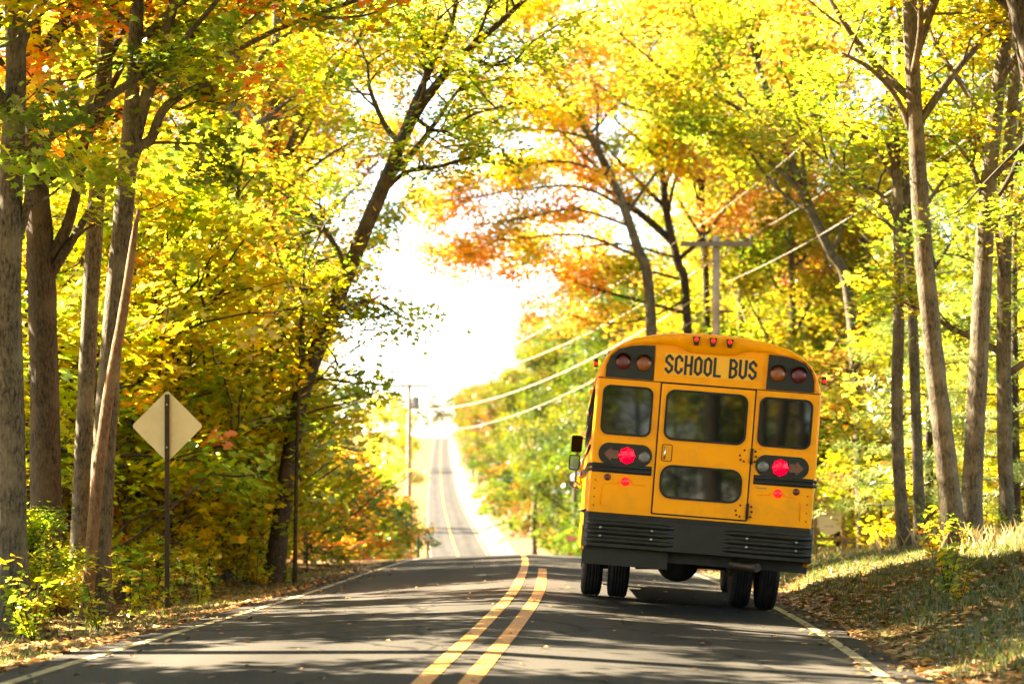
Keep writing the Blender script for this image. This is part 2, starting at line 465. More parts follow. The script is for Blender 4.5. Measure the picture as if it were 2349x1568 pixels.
def sheet(name, ds, Ys, zf, material, colors=None):
    """a surface that follows the road: ds across (may depend on Y), Ys along"""
    rows = []
    for Y in Ys:
        dd = np.array(ds(Y) if callable(ds) else ds, float)
        X = XC(Y) + dd
        rows.append(np.stack([X, np.full_like(X, Y), zf(dd, X, Y)], 1))
    V = np.array(rows); ny, nx = V.shape[:2]
    me = bpy.data.meshes.new(name)
    f = [(j * nx + i, j * nx + i + 1, (j + 1) * nx + i + 1, (j + 1) * nx + i) for j in range(ny - 1) for i in range(nx - 1)]
    me.from_pydata(V.reshape(-1, 3).tolist(), [], f)
    me.polygons.foreach_set("use_smooth", [True] * len(f))
    if colors is not None:
        at_ = me.color_attributes.new("cover", 'FLOAT_COLOR', 'POINT')
        c = np.array([colors(p[0], p[1]) for p in V.reshape(-1, 3)], 'f')
        at_.data.foreach_set("color", c.ravel())
    me.update()
    return tag(link(name, me, material), kind="structure")

Yg = np.concatenate([np.arange(-400, -60, 20), np.arange(-60, 12, 4), np.arange(12, 80, 0.8), np.arange(80, 200, 3), np.arange(200, 600, 12), np.arange(600, 1400, 40), np.arange(1400, 3001, 200)])
dn = np.array([0, 1.5, 3.0, 3.4, 3.44, 3.6, 3.85, 4.1, 4.4, 4.8, 5.3, 5.9, 6.6, 7.4, 8.3, 9.4, 10.8, 12.5, 15, 18, 22, 28, 36, 48, 70, 100, 150, 250, 500, 1200.])
dall = np.concatenate([-dn[::-1][:-1], dn])
def cover(X, Y):
    d = X - float(XC(Y))
    g = np.clip(min((abs(d) - 3.5) * .9, .7 - (abs(d) - 4.6) / 5.0), 0.1, .62) if d > 0 else np.clip(min((abs(d) - 3.5) * .9, .6 - (abs(d) - 4.2) / 2.5), 0.1, .6)
    f = np.clip((Y - 85) / 60, 0, 1) * (1.0 if d < 0 else 1.0)
    strip = 1.0 if (5.2 < d < 8.5) else 0.0
    f = f * (1 - 0.7 * strip)
    return (float(g), float(f), 0, 1)
sheet("ground", dall, Yg, lambda dd, X, Y: height(X, np.full_like(X, Y)) - np.where(np.abs(dd) < PAVE + 0.01, 0.05, 0.0), M['ground'], cover)
Yr = np.concatenate([np.arange(-60, 12, 3), np.arange(12, 80, 0.8), np.arange(80, 200, 3), np.arange(200, 600, 10), np.arange(600, 1250, 25)])
rng_e = np.random.default_rng(3)
edge_j = {float(Y): rng_e.normal(0, 0.035, 2) for Y in Yr}
dr = np.array([-PAVE, -LANE, -2.6, -2.3, -2.0, -1.75, -1.5, -1.2, -0.9, -0.6, -0.3, 0, 0.3, 0.6, 0.9, 1.2, 1.5, 1.75, 2.0, 2.3, 2.6, LANE, PAVE])
def lane_wear(X, Y):
    a = abs(X - float(XC(Y)))
    w = 1.0 + .10 * math.exp(-((a - .8) / .25) ** 2) + .10 * math.exp(-((a - 2.35) / .25) ** 2) - .26 * math.exp(-((a - 1.55) / .22) ** 2) - .12 * math.exp(-((a - 3.4) / .2) ** 2)
    return (w, w, w, 1)
def road_ds(Y):
    d = dr.copy(); j = edge_j[float(Y)]
    d[0] += j[0]; d[-1] += j[1]
    return d
sheet("road", road_ds, Yr, lambda dd, X, Y: road_z(dd, np.full_like(dd, Y)) + 0.004, M['asphalt'], lane_wear)

def road_line(name, d0, d1, Y0, Y1, material, label):
    Ys = [Y for Y in Yr if Y0 <= Y <= Y1]
    o = sheet(name, np.array([d0, (d0 + d1) / 2, d1]), Ys, lambda dd, X, Y: road_z(dd, np.full_like(dd, Y)) + 0.0085, material)
    o["label"] = label
    return o
road_line("center_line", -0.225, -0.09, -40, 1100, M['line_yellow'], "left yellow stripe of the double centre line")
road_line("center_line", 0.09, 0.225, -40, 42, M['line_yellow'], "right yellow stripe of the double centre line, ending before the crest")
road_line("edge_line", -LANE - 0.055, -LANE + 0.055, -40, 1100, M['line_white'], "pale line along the left edge of the road")
road_line("edge_line", LANE - 0.055, LANE + 0.055, -40, 1100, M['line_white'], "pale line along the right edge of the road")
M['gravel'] = plain("gravel", (0.10, 0.083, 0.062), 0.95, 0, 0.2, 3.0, 0.3)
sheet("gravel_shoulder", np.array([PAVE + .05, PAVE + 1, PAVE + 2.2]), [Y for Y in Yr if 95 <= Y <= 1000],
      lambda dd, X, Y: height(X, np.full_like(X, Y)) + 0.02 + 0.05 * np.clip(1, 0, 1), M['gravel'])

# ------------------------------------------------------------------ school bus
def round_rect(cx, cz, w, h, r, n=6):
    p = []
    for (sx, sz, a0) in ((1, -1, -PI / 2), (1, 1, 0), (-1, 1, PI / 2), (-1, -1, PI)):
        for i in range(n + 1):
            a = a0 + PI / 2 * i / n
            p.append((cx + sx * (w / 2 - r) + r * math.cos(a), cz + sz * (h / 2 - r) + r * math.sin(a)))
    return p

def ring_frame(mb, outer, inner, y0, y1):
    """a flat frame between two outlines with equal point counts"""
    n = len(outer)
    v = [(x, y0, z) for x, z in outer] + [(x, y0, z) for x, z in inner] + [(x, y1, z) for x, z in outer] + [(x, y1, z) for x, z in inner]
    f = []
    for i in range(n):
        j = (i + 1) % n
        f += [(i, j, n + j, n + i), (i, 2 * n + i, 2 * n + j, j), (n + i, n + j, 3 * n + j, 3 * n + i)]
    mb.add(v, f)

def disc_part(name, material, parent, x, z, r, y, depth=0.03, dome=0.02, scal=None):
    prof = [(r, y), (r, y - depth), (r * 0.82, y - depth - dome * 0.6), (r * 0.45, y - depth - dome * 0.95), (r * 0.02, y - depth - dome)]
    return MB().lathe(prof, (x, 0, z), 'y', 32, scal).build(name, material, parent, fix=True)

def make_bus():
    B = empty("school_bus")
    tag(B, "yellow school bus seen from behind with red brake lights glowing", "bus")
    half = [(1.205, 0.80), (1.215, 1.02), (1.22, 1.75), (1.213, 2.42), (1.195, 2.53), (1.155, 2.65), (1.08, 2.765), (.965, 2.855), (.83, 2.922), (.62, 2.974), (.34, 3.010), (0, 3.022)]
    outline = half + [(-x, z) for x, z in half[::-1][1:]]
    def ring(y, s, dz=0.0):
        return [(x * s, y, (z - 1.9) * (s if z > 1.2 else 1) + 1.9 + dz) for x, z in outline]
    L = 7.9
    m = MB()
    rings = [ring(0.0, 0.978), ring(0.012, 0.990), ring(0.045, 0.9985), ring(0.11, 1.0)]
    for y in np.arange(0.9, 7.8, 0.75): rings.append(ring(y, 1.0))
    rings += [ring(L - 0.15, 1.0), ring(L, 0.97)]
    m.loft(rings)
    body = m.build("body", M['yellow'], B, fix=True)
    # roof ribs
    for y in (1.6, 3.4, 5.2, 7.0):
        r = MB(); pts = [(x * 1.004, y, z + 0.008) for x, z in outline if z > 2.4]
        r.tube(pts, 0.014, 5); r.build("roof_rib", M['yellow'], B)
    # raised roof cap ridge round the rear, dipping in the middle under the three marker lights
    cap_low = [(-1.135, 2.50), (-1.13, 2.60), (-1.088, 2.712), (-1.01, 2.795), (-.87, 2.842), (-.62, 2.868), (-.40, 2.872), (-.33, 2.855), (-.25, 2.812), (-.16, 2.803), (0, 2.802), (.16, 2.803), (.25, 2.812), (.33, 2.855), (.40, 2.872), (.62, 2.868), (.87, 2.842), (1.01, 2.795), (1.088, 2.712), (1.13, 2.60), (1.135, 2.50)]
    cap_top = [(x * 0.979, (z - 1.9) * 0.979 + 1.9) for x, z in [(-1.213, 2.48), (-1.195, 2.57), (-1.155, 2.67), (-1.08, 2.765), (-.965, 2.855), (-.72, 2.951), (-.50, 2.993), (-.40, 3.004), (-.30, 3.014), (-.16, 3.018), (0, 3.022), (.16, 3.018), (.30, 3.014), (.40, 3.004), (.50, 2.993), (.72, 2.951), (.965, 2.855), (1.08, 2.765), (1.155, 2.67), (1.195, 2.57), (1.213, 2.48)]]
    n = len(cap_low)
    v = [(x, -0.034, z) for x, z in cap_low] + [(x, -0.006, z) for x, z in cap_top] + [(x, 0.01, z) for x, z in cap_low]
    f = [(i, i + 1, n + i + 1, n + i) for i in range(n - 1)] + [(2 * n + i, 2 * n + i + 1, i + 1, i) for i in range(n - 1)]
    m = MB(); m.add(v, f, True)
    m.build("roof_cap", M['yellow'], B, fix=True)
    # black warning lamp panels
    left = [(-.607, 2.473), (-.612, 2.848), (-.75, 2.842), (-.867, 2.826), (-1.0, 2.782), (-1.078, 2.705), (-1.118, 2.60), (-1.122, 2.473)]
    for sgn in (1, -1):
        pts = [(x * -sgn * -1, z) for x, z in left]
        if sgn == -1: pts = [(-x, z) for x, z in left][::-1]
        else: pts = left
        MB().prism(pts[::-1], -0.014, 0.004).build("warning_lamp_panel", M['black'], B, fix=True)
        for k, (x, c) in enumerate(((-.945, 'red_lens'), (-.722, 'amber_lens'))):
            x = x * sgn
            lamp = disc_part("warning_lamp", M[c], B, x, 2.648, 0.083, -0.010, 0.02, 0.025)
            h = MB()       # hood over the lamp
            a = np.linspace(math.radians(20), math.radians(160), 16)
            h.loft([[(x + r * math.cos(t), y, 2.648 + r * math.sin(t)) for t in a] for r, y in ((0.089, -0.008), (0.090, -0.085), (0.095, -0.085), (0.098, -0.008))], False, False, True, False)
            h.build("hood", M['black'], lamp)
    # destination board with its lettering
    brd = MB().box(-.60, .56, -0.016, 0.003, 2.468, 2.80).build("sign_board", M['yellow'], B)
    pnl = MB().box(-.50, .465, -0.021, -0.0165, 2.545, 2.782).build("sign_panel", M['yellow_sign'], B)
    def letter(ch, x, z, w, h, t):
        c = 0.030
        P_ = {'S': [[(w, h * .72), (w, h - c), (w - c, h), (c, h), (0, h - c), (0, h * .56 + c * .4), (c, h * .53), (w - c, h * .47), (w, h * .44 - c * .4), (w, c), (w - c, 0), (c, 0), (0, c), (0, h * .28)]],
              'C': [[(w, h * .68), (w, h - c), (w - c, h), (c, h), (0, h - c), (0, c), (c, 0), (w - c, 0), (w, c), (w, h * .32)]],
              'H': [[(0, 0), (0, h)], [(w, 0), (w, h)], [(0, h * .5), (w, h * .5)]],
              'O': [[(w * .5, h), (c, h), (0, h - c), (0, c), (c, 0), (w - c, 0), (w, c), (w, h - c), (w - c, h), (w * .5, h)]],
              'L': [[(0, h), (0, 0), (w, 0)]],
              'B': [[(0, 0), (0, h), (w - c, h), (w, h - c), (w, h * .55 + c * .6), (w - c * .7, h * .52), (0, h * .52)], [(w - c * .7, h * .52), (w, h * .47 - c * .5), (w, c), (w - c, 0), (0, 0)]],
              'U': [[(0, h), (0, c), (c, 0), (w - c, 0), (w, c), (w, h)]]}[ch]
        m = MB()
        for path in P_:
            p = np.array(path, float); d = np.diff(p, axis=0); d /= np.linalg.norm(d, axis=1)[:, None]
            nn = np.stack([-d[:, 1], d[:, 0]], 1)
            loop = np.allclose(p[0], p[-1])
            rows = []
            for i in range(len(p)):
                if i == 0: a = nn[-1] if loop else nn[0]; b = nn[0]
                elif i == len(p) - 1: a = nn[-1]; b = nn[0] if loop else nn[-1]
                else: a, b = nn[i - 1], nn[i]
                k = a + b; k = k / np.linalg.norm(k); k = k / max(0.4, k.dot(a))
                q = p[i].copy()
                if not loop and i == 0: q = q - d[0] * (t / 2 if ch in 'HLUB' else 0)
                if not loop and i == len(p) - 1: q = q + d[-1] * (t / 2 if ch in 'HLUB' else 0)
                rows.append((q + k * t / 2, q - k * t / 2))
            v = []; 
            for yy in (-0.0245, -0.0205):
                for a, b in rows: v += [(x + a[0], yy, z + a[1]), (x + b[0], yy, z + b[1])]
            N = len(rows) * 2
            f = []
            for i in range(len(rows) - 1):
                k = 2 * i
                f += [(k, k + 2, k + 3, k + 1), (k, k + N, k + 2 + N, k + 2), (k + 1, k + 3, k + 3 + N, k + 1 + N)]
            m.add(v, f)
        return m.build("letter", M['letter_black'], pnl, fix=True)
    x = -.482
    for ch, w in zip("SCHOOL BUS", (.062, .062, .062, .062, .062, .056, .055, .062, .062, .062)):
        if ch != ' ':
            letter(ch, x, 2.572, w, 0.182, 0.029); x += w + 0.0425
        else: x += w + 0.015
    # marker lights on the roof cap and on the sides
    for x in (-.180, 0.0, .180):
        m = MB(); m.prism([(x - .022, 2.882), (x + .022, 2.882), (x + .040, 2.975), (x - .040, 2.975)], -0.060, -0.004)
        o = m.build("marker_light", M['black'], B, fix=True)
        MB().lathe([(.022, -0.0595), (.021, -0.066), (.004, -0.070)], (x, 0, 2.945), 'y', 14).build("lens", M['marker'], o, fix=True)
    for sx in (-1, 1):
        m = MB().box(sx * 1.235 - .022, sx * 1.235 + .022, 0.10, 0.16, 2.575, 2.665)
        o = m.build("marker_light", M['black'], B)
        MB().lathe([(.02, .0995), (.018, .092), (.003, .088)], (sx * 1.240, 0, 2.612), 'y', 12).build("lens", M['marker'], o, fix=True)
        for y, z in ((3.2, 2.46), (6.0, 2.30)):
            MB().lathe([(.03, 0), (.026, .03 * sx), (.004, .04 * sx)], (sx * 1.218, y, z), 'x', 12).build("side_marker_light", M['side_amber'], B, fix=True)
    # rear windows: glass and rubber gasket
    def window(cx, cz, w, h, r, par, y=0.0):
        o = MB().prism(round_rect(cx, cz, w - 0.03, h - 0.03, r - 0.01), y - 0.006, y + 0.001).build("window", M['glass'], par, fix=True)
        m = MB(); ring_frame(m, round_rect(cx, cz, w, h, r), round_rect(cx, cz, w - 0.045, h - 0.045, r - 0.02), y - 0.017, y + 0.001)
        m.build("gasket", M['rubber'], o, fix=True)
        return o
    window(-.864, 2.125, .545, .535, .085, B)
    window(.842, 2.125, .575, .535, .085, B)
    # emergency door: proud panel, dark seam, two windows, handle, hinges
    seam = MB(); ring_frame(seam, round_rect(-.005, 1.752, 1.035, 1.425, .012, 2), round_rect(-.005, 1.752, 1.005, 1.395, .008, 2), -0.006, 0.001)
    seam.build("door_seam", M['rubber'], B, fix=True)
    door = MB().prism(round_rect(-.005, 1.752, 1.003, 1.393, .008, 2), -0.010, 0.001).build("emergency_door", M['yellow'], B, fix=True)
    window(-.012, 2.122, .885, .545, .10, door, -0.011)
    window(-.012, 1.402, .885, .365, .13, door, -0.011)
    rec = MB(); ring_frame(rec, round_rect(-.40, 1.708, .115, .185, .02), round_rect(-.40, 1.708, .10, .17, .015), -0.0135, -0.009)
    rec.build("handle_recess", M['under'], door, fix=True)
    hd = MB(); hd.tube([(-.425, -.012, 1.77), (-.425, -.05, 1.765), (-.425, -.055, 1.70), (-.425, -.05, 1.645), (-.425, -.012, 1.64)], 0.011, 8)
    hd.build("handle", M['chrome'], door)
    for z in (1.742, 1.148):
        hg = MB(); hg.prism([(.43 + .055 * math.cos(a), z + .078 * math.sin(a)) for a in np.linspace(0, 2 * PI, 20, endpoint=False)], -0.018, -0.010)
        h1 = hg.build("hinge", M['yellow'], B, fix=True)
        MB().lathe([(.015, z - .085), (.015, z + .085)], (.508, -0.022, 0), 'z', 10).build("hinge_pin", M['rubber'], h1, fix=True)
        for bx, bz in ((.385, 0), (.43, .06), (.43, -.06), (.395, -.045), (.548, .055), (.548, -.055), (.556, 0.0)):
            MB().lathe([(.012, -0.010), (.011, -0.024), (.003, -0.027)], (bx, 0, z + bz), 'y', 8).build("bolt", M['under'], h1, fix=True)
    # lamp clusters, rub rails, small reflectors, panel below
    for sx in (-1, 1):
        st = MB().prism(round_rect(sx * .845, 1.655, .575, .232, .113, 8), -0.012, 0.001).build("lamp_cluster", M['black'], B, fix=True)
        MB().lathe([(.085, -.012), (.083, -.03), (.05, -.04), (.003, -.043)], (sx * .826, 0, 1.645), 'y', 48, lambda a: 1 + 0.055 * math.cos(8 * a)).build("brake_light", M['brake'], st, fix=True)
        disc_part("reversing_lamp", M['clear_lens'], st, sx * .640, 1.640, .062, -0.012, 0.012, 0.012)
        ar = [(-.075, -.045), (.0, -.045), (.0, -.078), (.082, 0), (.0, .078), (.0, .045), (-.075, .045)]
        ar = [(sx * (.995) + sx * a, 1.648 + b) for a, b in ar]
        if sx < 0: ar = ar[::-1]
        MB().prism(ar, -0.024, -0.012).build("arrow_lamp", M['arrow_lens'], st, fix=True)
        for z in (1.522, 1.474):
            rl = MB(); rl.tube([(sx * .552, -.004, z), (sx * 1.17, -.004, z), (sx * 1.205, .02, z), (sx * 1.225, .07, z), (sx * 1.228, 3.0, z), (sx * 1.228, 7.7, z)], 0.021, 8)
            rl.build("rub_rail", M['black'], B)
        MB().box(min(sx * .55, sx * 1.19), max(sx * .55, sx * 1.19), -0.010, 0.001, 1.448, 1.548).build("rail_backing", M['black'], B)
        disc_part("reflector", M['tail'], B, sx * .822, 1.365, .047, 0.0, 0.02, 0.02)  # inner reflectors given a faint red glow
        disc_part("reflector", M['red_lens'], B, sx * 1.017, 1.398, .036, 0.0, 0.014, 0.012)
        pl = MB(); pl.prism(round_rect(sx * .80, 1.205, .50, .235, .03, 4), -0.006, 0.001); pl.build("plate_panel", M['yellow'], B, fix=True)
        gr = MB(); gr.tube([(sx * 1.075, -.002, 1.09), (sx * 1.075, -.002, 1.29), (sx * 1.05, -.002, 1.325), (sx * .98, -.002, 1.335), (sx * .90, -.002, 1.34), (sx * .875, -.002, 1.385), (sx * .82, -.002, 1.418), (sx * .765, -.002, 1.385), (sx * .735, -.002, 1.345), (sx * .60, -.002, 1.335)], 0.005, 5)
        gr.build("pressed_edge", M['yellow'], B)
        for x in np.linspace(.60, 1.14, 6):
            MB().lathe([(.009, 0.001), (.008, -0.008), (.002, -0.010)], (sx * x, 0, 1.83), 'y', 7).build("rivet", M['yellow'], B, fix=True)
        for z in np.linspace(1.09, 1.36, 4):
            MB().lathe([(.008, 0.001), (.007, -0.008), (.002, -0.010)], (sx * 1.145, 0, z), 'y', 7).build("rivet", M['under'], B, fix=True)
        # body post mouldings beside the door
        MB().box(sx * .54 - .008, sx * .54 + .008, -0.004, 0.001, 1.05, 2.46).build("seam_strip", M['yellow'], B)
    MB().box(-1.20, 1.20, -0.005, 0.001, 2.458, 2.468).build("seam_strip", M['under'], B)
    for sx in (-1, 1):
        MB().box(min(sx * .545, sx * 1.205), max(sx * .545, sx * 1.205), -0.004, 0.001, 1.842, 1.85).build("seam_strip", M['yellow'], B)
    bt = MB()       # small lettering plate, unreadable
    for i in range(9): bt.box(.575 + i * .014, .585 + i * .014, -0.004, 0.0005, 1.405, 1.418)
    bt.build("small_print", M['letter_brown'], B)
    # bumper, ribbed with a flat middle
    bm_ = MB()
    def bump_ring(z, o):
        return [(-1.235 - o * .2, 0.30, z), (-1.235 - o * .2, 0.0, z), (-1.225, -0.05 - o, z), (-1.19, -0.085 - o, z), (-.5, -0.10 - o, z), (.5, -0.10 - o, z), (1.19, -0.085 - o, z), (1.225, -0.05 - o, z), (1.235 + o * .2, 0.0, z), (1.235 + o * .2, 0.30, z)]
    bm_.loft([bump_ring(.640, -.02), bump_ring(.655, 0), bump_ring(.96, 0), bump_ring(1.005, -.015), bump_ring(1.018, -.05)], True, True, False)
    bump = bm_.build("bumper", M['black'], B, fix=True)
    for z in (.722, .812, .902):
        for x0, x1 in ((-1.215, -.26), (.27, 1.215)):
            p = [(x0 + .03, 0)] ; 
            rb = MB(); ys = [-0.100 if abs(x) < 1.15 else -0.080 for x in np.linspace(x0, x1, 12)]
            pts = [(x, y, z) for x, y in zip(np.linspace(x0, x1, 12), ys)]
            rb.tube(pts, [0.015] + [0.031] * 10 + [0.015], 8)
            rb.build("rib", M['black'], bump)
    for x, z in ((-1.05, .857), (-1.05, .767), (-.50, .857), (-.50, .767), (.52, .857), (.52, .767), (1.05, .857), (1.05, .767)):
        MB().lathe([(.016, -0.09), (.016, -0.128), (.005, -0.133)], (x, 0, z), 'y', 8).build("bolt", M['steel'], bump, fix=True)
    # underside: floor, frame rails, mudflap board, exhaust, axle
    MB().box(-1.15, 1.15, 0.12, 7.8, .78, .86).build("floor_pan", M['under'], B)
    for sx in (-1, 1):
        MB().box(sx * .43 - .05, sx * .43 + .05, 0.1, 9.4, .60, .80).build("frame_rail", M['under'], B)
        MB().box(sx * 1.02 - .17, sx * 1.02 + .17, 3.95, 3.98, .32, .80).build("mudflap", M['rubber'], B)
        MB().box(sx * .60 - .10, sx * .60 + .10, 2.3, 2.5, .45, .62).build("shackle", M['under'], B)
    MB().box(-1.215, -.30, 0.06, 0.09, .455, .70).build("skirt_board", M['black'], B)
    MB().box(-.30, 1.205, 0.10, 0.13, .53, .70).build("skirt_board", M['under'], B)
    ex = MB(); ex.tube([(-.10, .30, .60), (.2, .22, .585), (.5, .10, .565), (.62, 0.0, .56), (.66, -.05, .555)], 0.052, 14)
    e = ex.build("exhaust_pipe", M['pipe'], B)
    MB().lathe([(.043, -.060), (.043, -.0515)], (.66, 0, .555), 'y', 14).build("bore", M['letter_black'], e, fix=True)
    RA, FA = 3.3, 8.75
    ax = MB()
    ax.lathe([(.03, -.24), (.14, -.22), (.22, -.13), (.262, -.04), (.266, 0.05), (.22, .13), (.12, .24)], (-.03, RA, .51), 'y', 24)
    ax.tube([(-1.0, RA, .5), (-.3, RA, .51), (-.06, RA, .52), (.3, RA, .51), (1.0, RA, .5)], [.07, .08, .12, .08, .07], 12)
    ax.build("rear_axle", M['under'], B, fix=True)
    MB().tube([(-1.0, FA, .46), (0, FA, .42), (1.0, FA, .46)], .05, 8).build("front_axle", M['under'], B)
    MB().tube([(-.62, 2.5, .50), (-.55, 2.5, .40), (-.2, 2.6, .42)], .022, 6).build("sway_bar", M['under'], B)
    MB().tube([(.62, 2.5, .50), (.55, 2.5, .40), (.5, 2.6, .42)], .022, 6).build("sway_bar", M['under'], B)
    def wheel(x, y, sx, steer=0):
        w = empty("wheel"); w.parent = B; w.location = (x, y, .50)
        t = MB(); hw = .125
        prof = [(.30, -hw + .02), (.40, -hw), (.465, -hw + .012), (.492, -hw + .035), (.5, -hw + .055)]
        for g in (-.055, -.02, .02, .055): prof += [(.5, g - .008), (.488, g - .006), (.488, g + .006), (.5, g + .008)]
        prof += [(.5, hw - .055), (.492, hw - .035), (.465, hw - .012), (.40, hw), (.30, hw - .02)]
        t.lathe(prof, (0, 0, 0), 'x', 40).build("tyre", M['rubber'], w, fix=True)
        MB().lathe([(.295, -.08), (.295, .08), (.2, .05 * sx), (.08, .07 * sx), (.07, .11 * sx), (.01, .11 * sx)], (0, 0, 0), 'x', 24).build("rim", M['under'], w, fix=True)
    for sx in (-1, 1):
        wheel(sx * .735, RA, sx); wheel(sx * 1.055, RA, sx); wheel(sx * 1.0, FA, sx)
    # sides: windows, belt rails, skirt
    for sx in (-1, 1):
        for k in range(9):
            y0 = 0.55 + k * .78
            o = MB().box(min(sx * 1.214, sx * 1.2285), max(sx * 1.214, sx * 1.2285), y0, y0 + .66, 1.86, 2.36).build("side_window", M['glass'], B)
            fr = MB(); x0, x1 = sorted((sx * 1.222, sx * 1.2345))
            fr.box(x0, x1, y0 - .02, y0 + .01, 1.83, 2.39).box(x0, x1, y0 + .65, y0 + .68, 1.83, 2.39).box(x0, x1, y0 + .0105, y0 + .6495, 1.83, 1.862).box(x0, x1, y0 + .0105, y0 + .6495, 2.358, 2.39).box(x0, x1, y0 + .0105, y0 + .6495, 2.09, 2.115)
            fr.build("frame", M['rubber'], o)
        for z in (1.02, 1.72):
            MB().tube([(sx * 1.226, .12, z), (sx * 1.226, 7.7, z)], 0.02, 6).build("rub_rail", M['black'], B)
        MB().box(min(sx * 1.16, sx * 1.216), max(sx * 1.16, sx * 1.216), .1, 2.6, .60, .84).build("skirt", M['yellow'], B)
        MB().box(min(sx * 1.16, sx * 1.216), max(sx * 1.16, sx * 1.216), 4.0, 7.85, .55, .84).build("skirt", M['yellow'], B)
    # hood, grille, windscreen, mirrors
    hood = MB()
    def hring(y, w, z1, z0=.62): return [(-w, y, z0), (w, y, z0), (w, y, z1 - .18), (w - .12, y, z1 - .03), (w - .35, y, z1), (-w + .35, y, z1), (-w + .12, y, z1 - .03), (-w, y, z1 - .18)]
    hood.loft([hring(7.85, 1.15, 1.72), hring(8.6, 1.12, 1.66), hring(9.5, 1.02, 1.52), hring(9.75, .95, 1.40)])
    hood.build("hood_nose", M['yellow'], B, fix=True)
    MB().box(-.55, .55, 9.74, 9.78, .80, 1.30).build("grille", M['black'], B)
    MB().box(-1.2, 1.2, 9.7, 9.95, .50, .72).build("front_bumper", M['black'], B)
    MB().box(-1.02, 1.02, 7.885, 7.93, 1.78, 2.52).build("windscreen", M['glass'], B)
    for sx in (-1, 1):
        arm = MB(); arm.tube([(sx * 1.15, 7.9, 2.02), (sx * 1.31, 8.0, 2.03), (sx * 1.33, 8.05, 1.80), (sx * 1.32, 8.0, 1.42), (sx * 1.15, 7.95, 1.30)], .014, 6)
        a = arm.build("mirror_arm", M['black'], B)
        MB().prism(round_rect(sx * 1.345, 1.945, .155, .235, .03, 3), 7.93, 8.03).build("mirror_housing", M['mirror_black'], a, fix=True)
        MB().prism(round_rect(sx * 1.36, 1.68, .155, .215, .03, 3), 7.93, 8.03).build("mirror_housing", M['mirror_black'], a, fix=True)
        MB().prism(round_rect(sx * 1.36, 1.68, .125, .185, .02, 3), 7.921, 7.928).build("mirror_glass", M['mirror'], a, fix=True)
        MB().lathe([(.01, -.10), (.09, -.06), (.12, 0), (.10, .05), (.02, .08)], (sx * 1.30, 8.3, 1.44), 'y', 14).build("crossover_mirror", M['chrome'], a, fix=True)
    # folded stop arm on the left side
    MB().lathe([(.2, -.012), (.2, .012)], (-1.262, 6.6, 1.55), 'x', 8).build("stop_arm", M['red_lens'], B, fix=True)
    return B

bus = make_bus()
by, bx_ = 26.0, 1.93
bz = hz(bx_, by + 3.3)
BUS_ROLL = math.atan(float(CR(30)))
grade = (hz(2.05, by + 8.75) - hz(1.98, by + 3.3)) / 5.45
bus.rotation_euler = (math.atan(grade), BUS_ROLL, -0.022)
bus.location = (bx_, by, bz - 3.3 * grade + 0.004)

# ------------------------------------------------------------------ street furniture
def ground_at(x, y, dz=0.0):
    return (float(x), float(y), hz(x, y) + dz)

# road sign seen from behind
sx_, sy_ = (167 - 512) / FOC * 34, 34.0
g = ground_at(sx_, sy_)
S = empty("road_sign", g)
tag(S, "diamond road sign seen from its bare metal back on a brown post", "road sign")
top = at(167, 388, 34)[2] - g[2]
pw = 0.032
pm = MB()      # U channel post
pm.box(-pw, pw, -0.006, 0.006, -0.5, top - 0.08).box(-pw, -pw + .008, 0.0065, 0.03, -0.5, top - 0.08).box(pw - .008, pw, 0.0065, 0.03, -0.5, top - 0.08)
pm.build("post", M['post'], S)
hd_ = 0.505; cr_ = 0.05
dia = []
for k in range(4):
    a = -PI / 2 + k * PI / 2
    cx, cz = (hd_ - cr_ * 1.41) * math.cos(a), (hd_ - cr_ * 1.41) * math.sin(a)
    for i in range(6):
        t = a - PI / 4 + PI / 2 * i / 5
        dia.append((cx + cr_ * math.cos(t), cz + cr_ * math.sin(t)))
zc_ = at(167, 425.5, 34)[2] - g[2]
MB().prism([(x, z + zc_) for x, z in dia], 0.032, 0.035).build("sign_plate", M['sign_back'], S, fix=True)
for z in (zc_ - .3, zc_ + .3):
    MB().lathe([(.014, -.006), (.014, -.016), (.004, -.018)], (0, 0, z), 'y', 6).build("bolt", M['steel'], S, fix=True)

def utility_pole(x, y, top_z, label, arm_w=2.4, lean=0.0, extra=None):
    b = ground_at(x, y)
    P_ = empty("utility_pole", b); tag(P_, label, "utility pole", "utility poles along the road")
    h = top_z - b[2]
    MB().tube([(0, 0, -0.4), (lean * .3, 0, h * .35), (lean * .7, 0, h * .7), (lean, 0, h)], [.17, .155, .14, .125], 12).build("pole", M['pole'], P_)
    arm = MB().box(-arm_w / 2 + lean, arm_w / 2 + lean, -.26, -.15, h - .36, h - .20).build("crossarm", M['crossarm'], P_)
    for k in (-1, 1):
        MB().tube([(k * arm_w * .26 + lean, -.19, h - .30), (lean + k * .06, -.13, h - .95)], .02, 5).build("brace", M['steel'], arm)
    for k in (-arm_w / 2 + .08, -.35, arm_w / 2 - .08):
        MB().lathe([(.012, h - .21), (.02, h - .12), (.045, h - .10), (.05, h - .05), (.03, h - .02), (.045, h), (.02, h + .03)], (k + lean, -.2, 0), 'z', 10).build("insulator", M['ceramic'], arm, fix=True)
    if extra: extra(P_, h)
    return P_, b, h

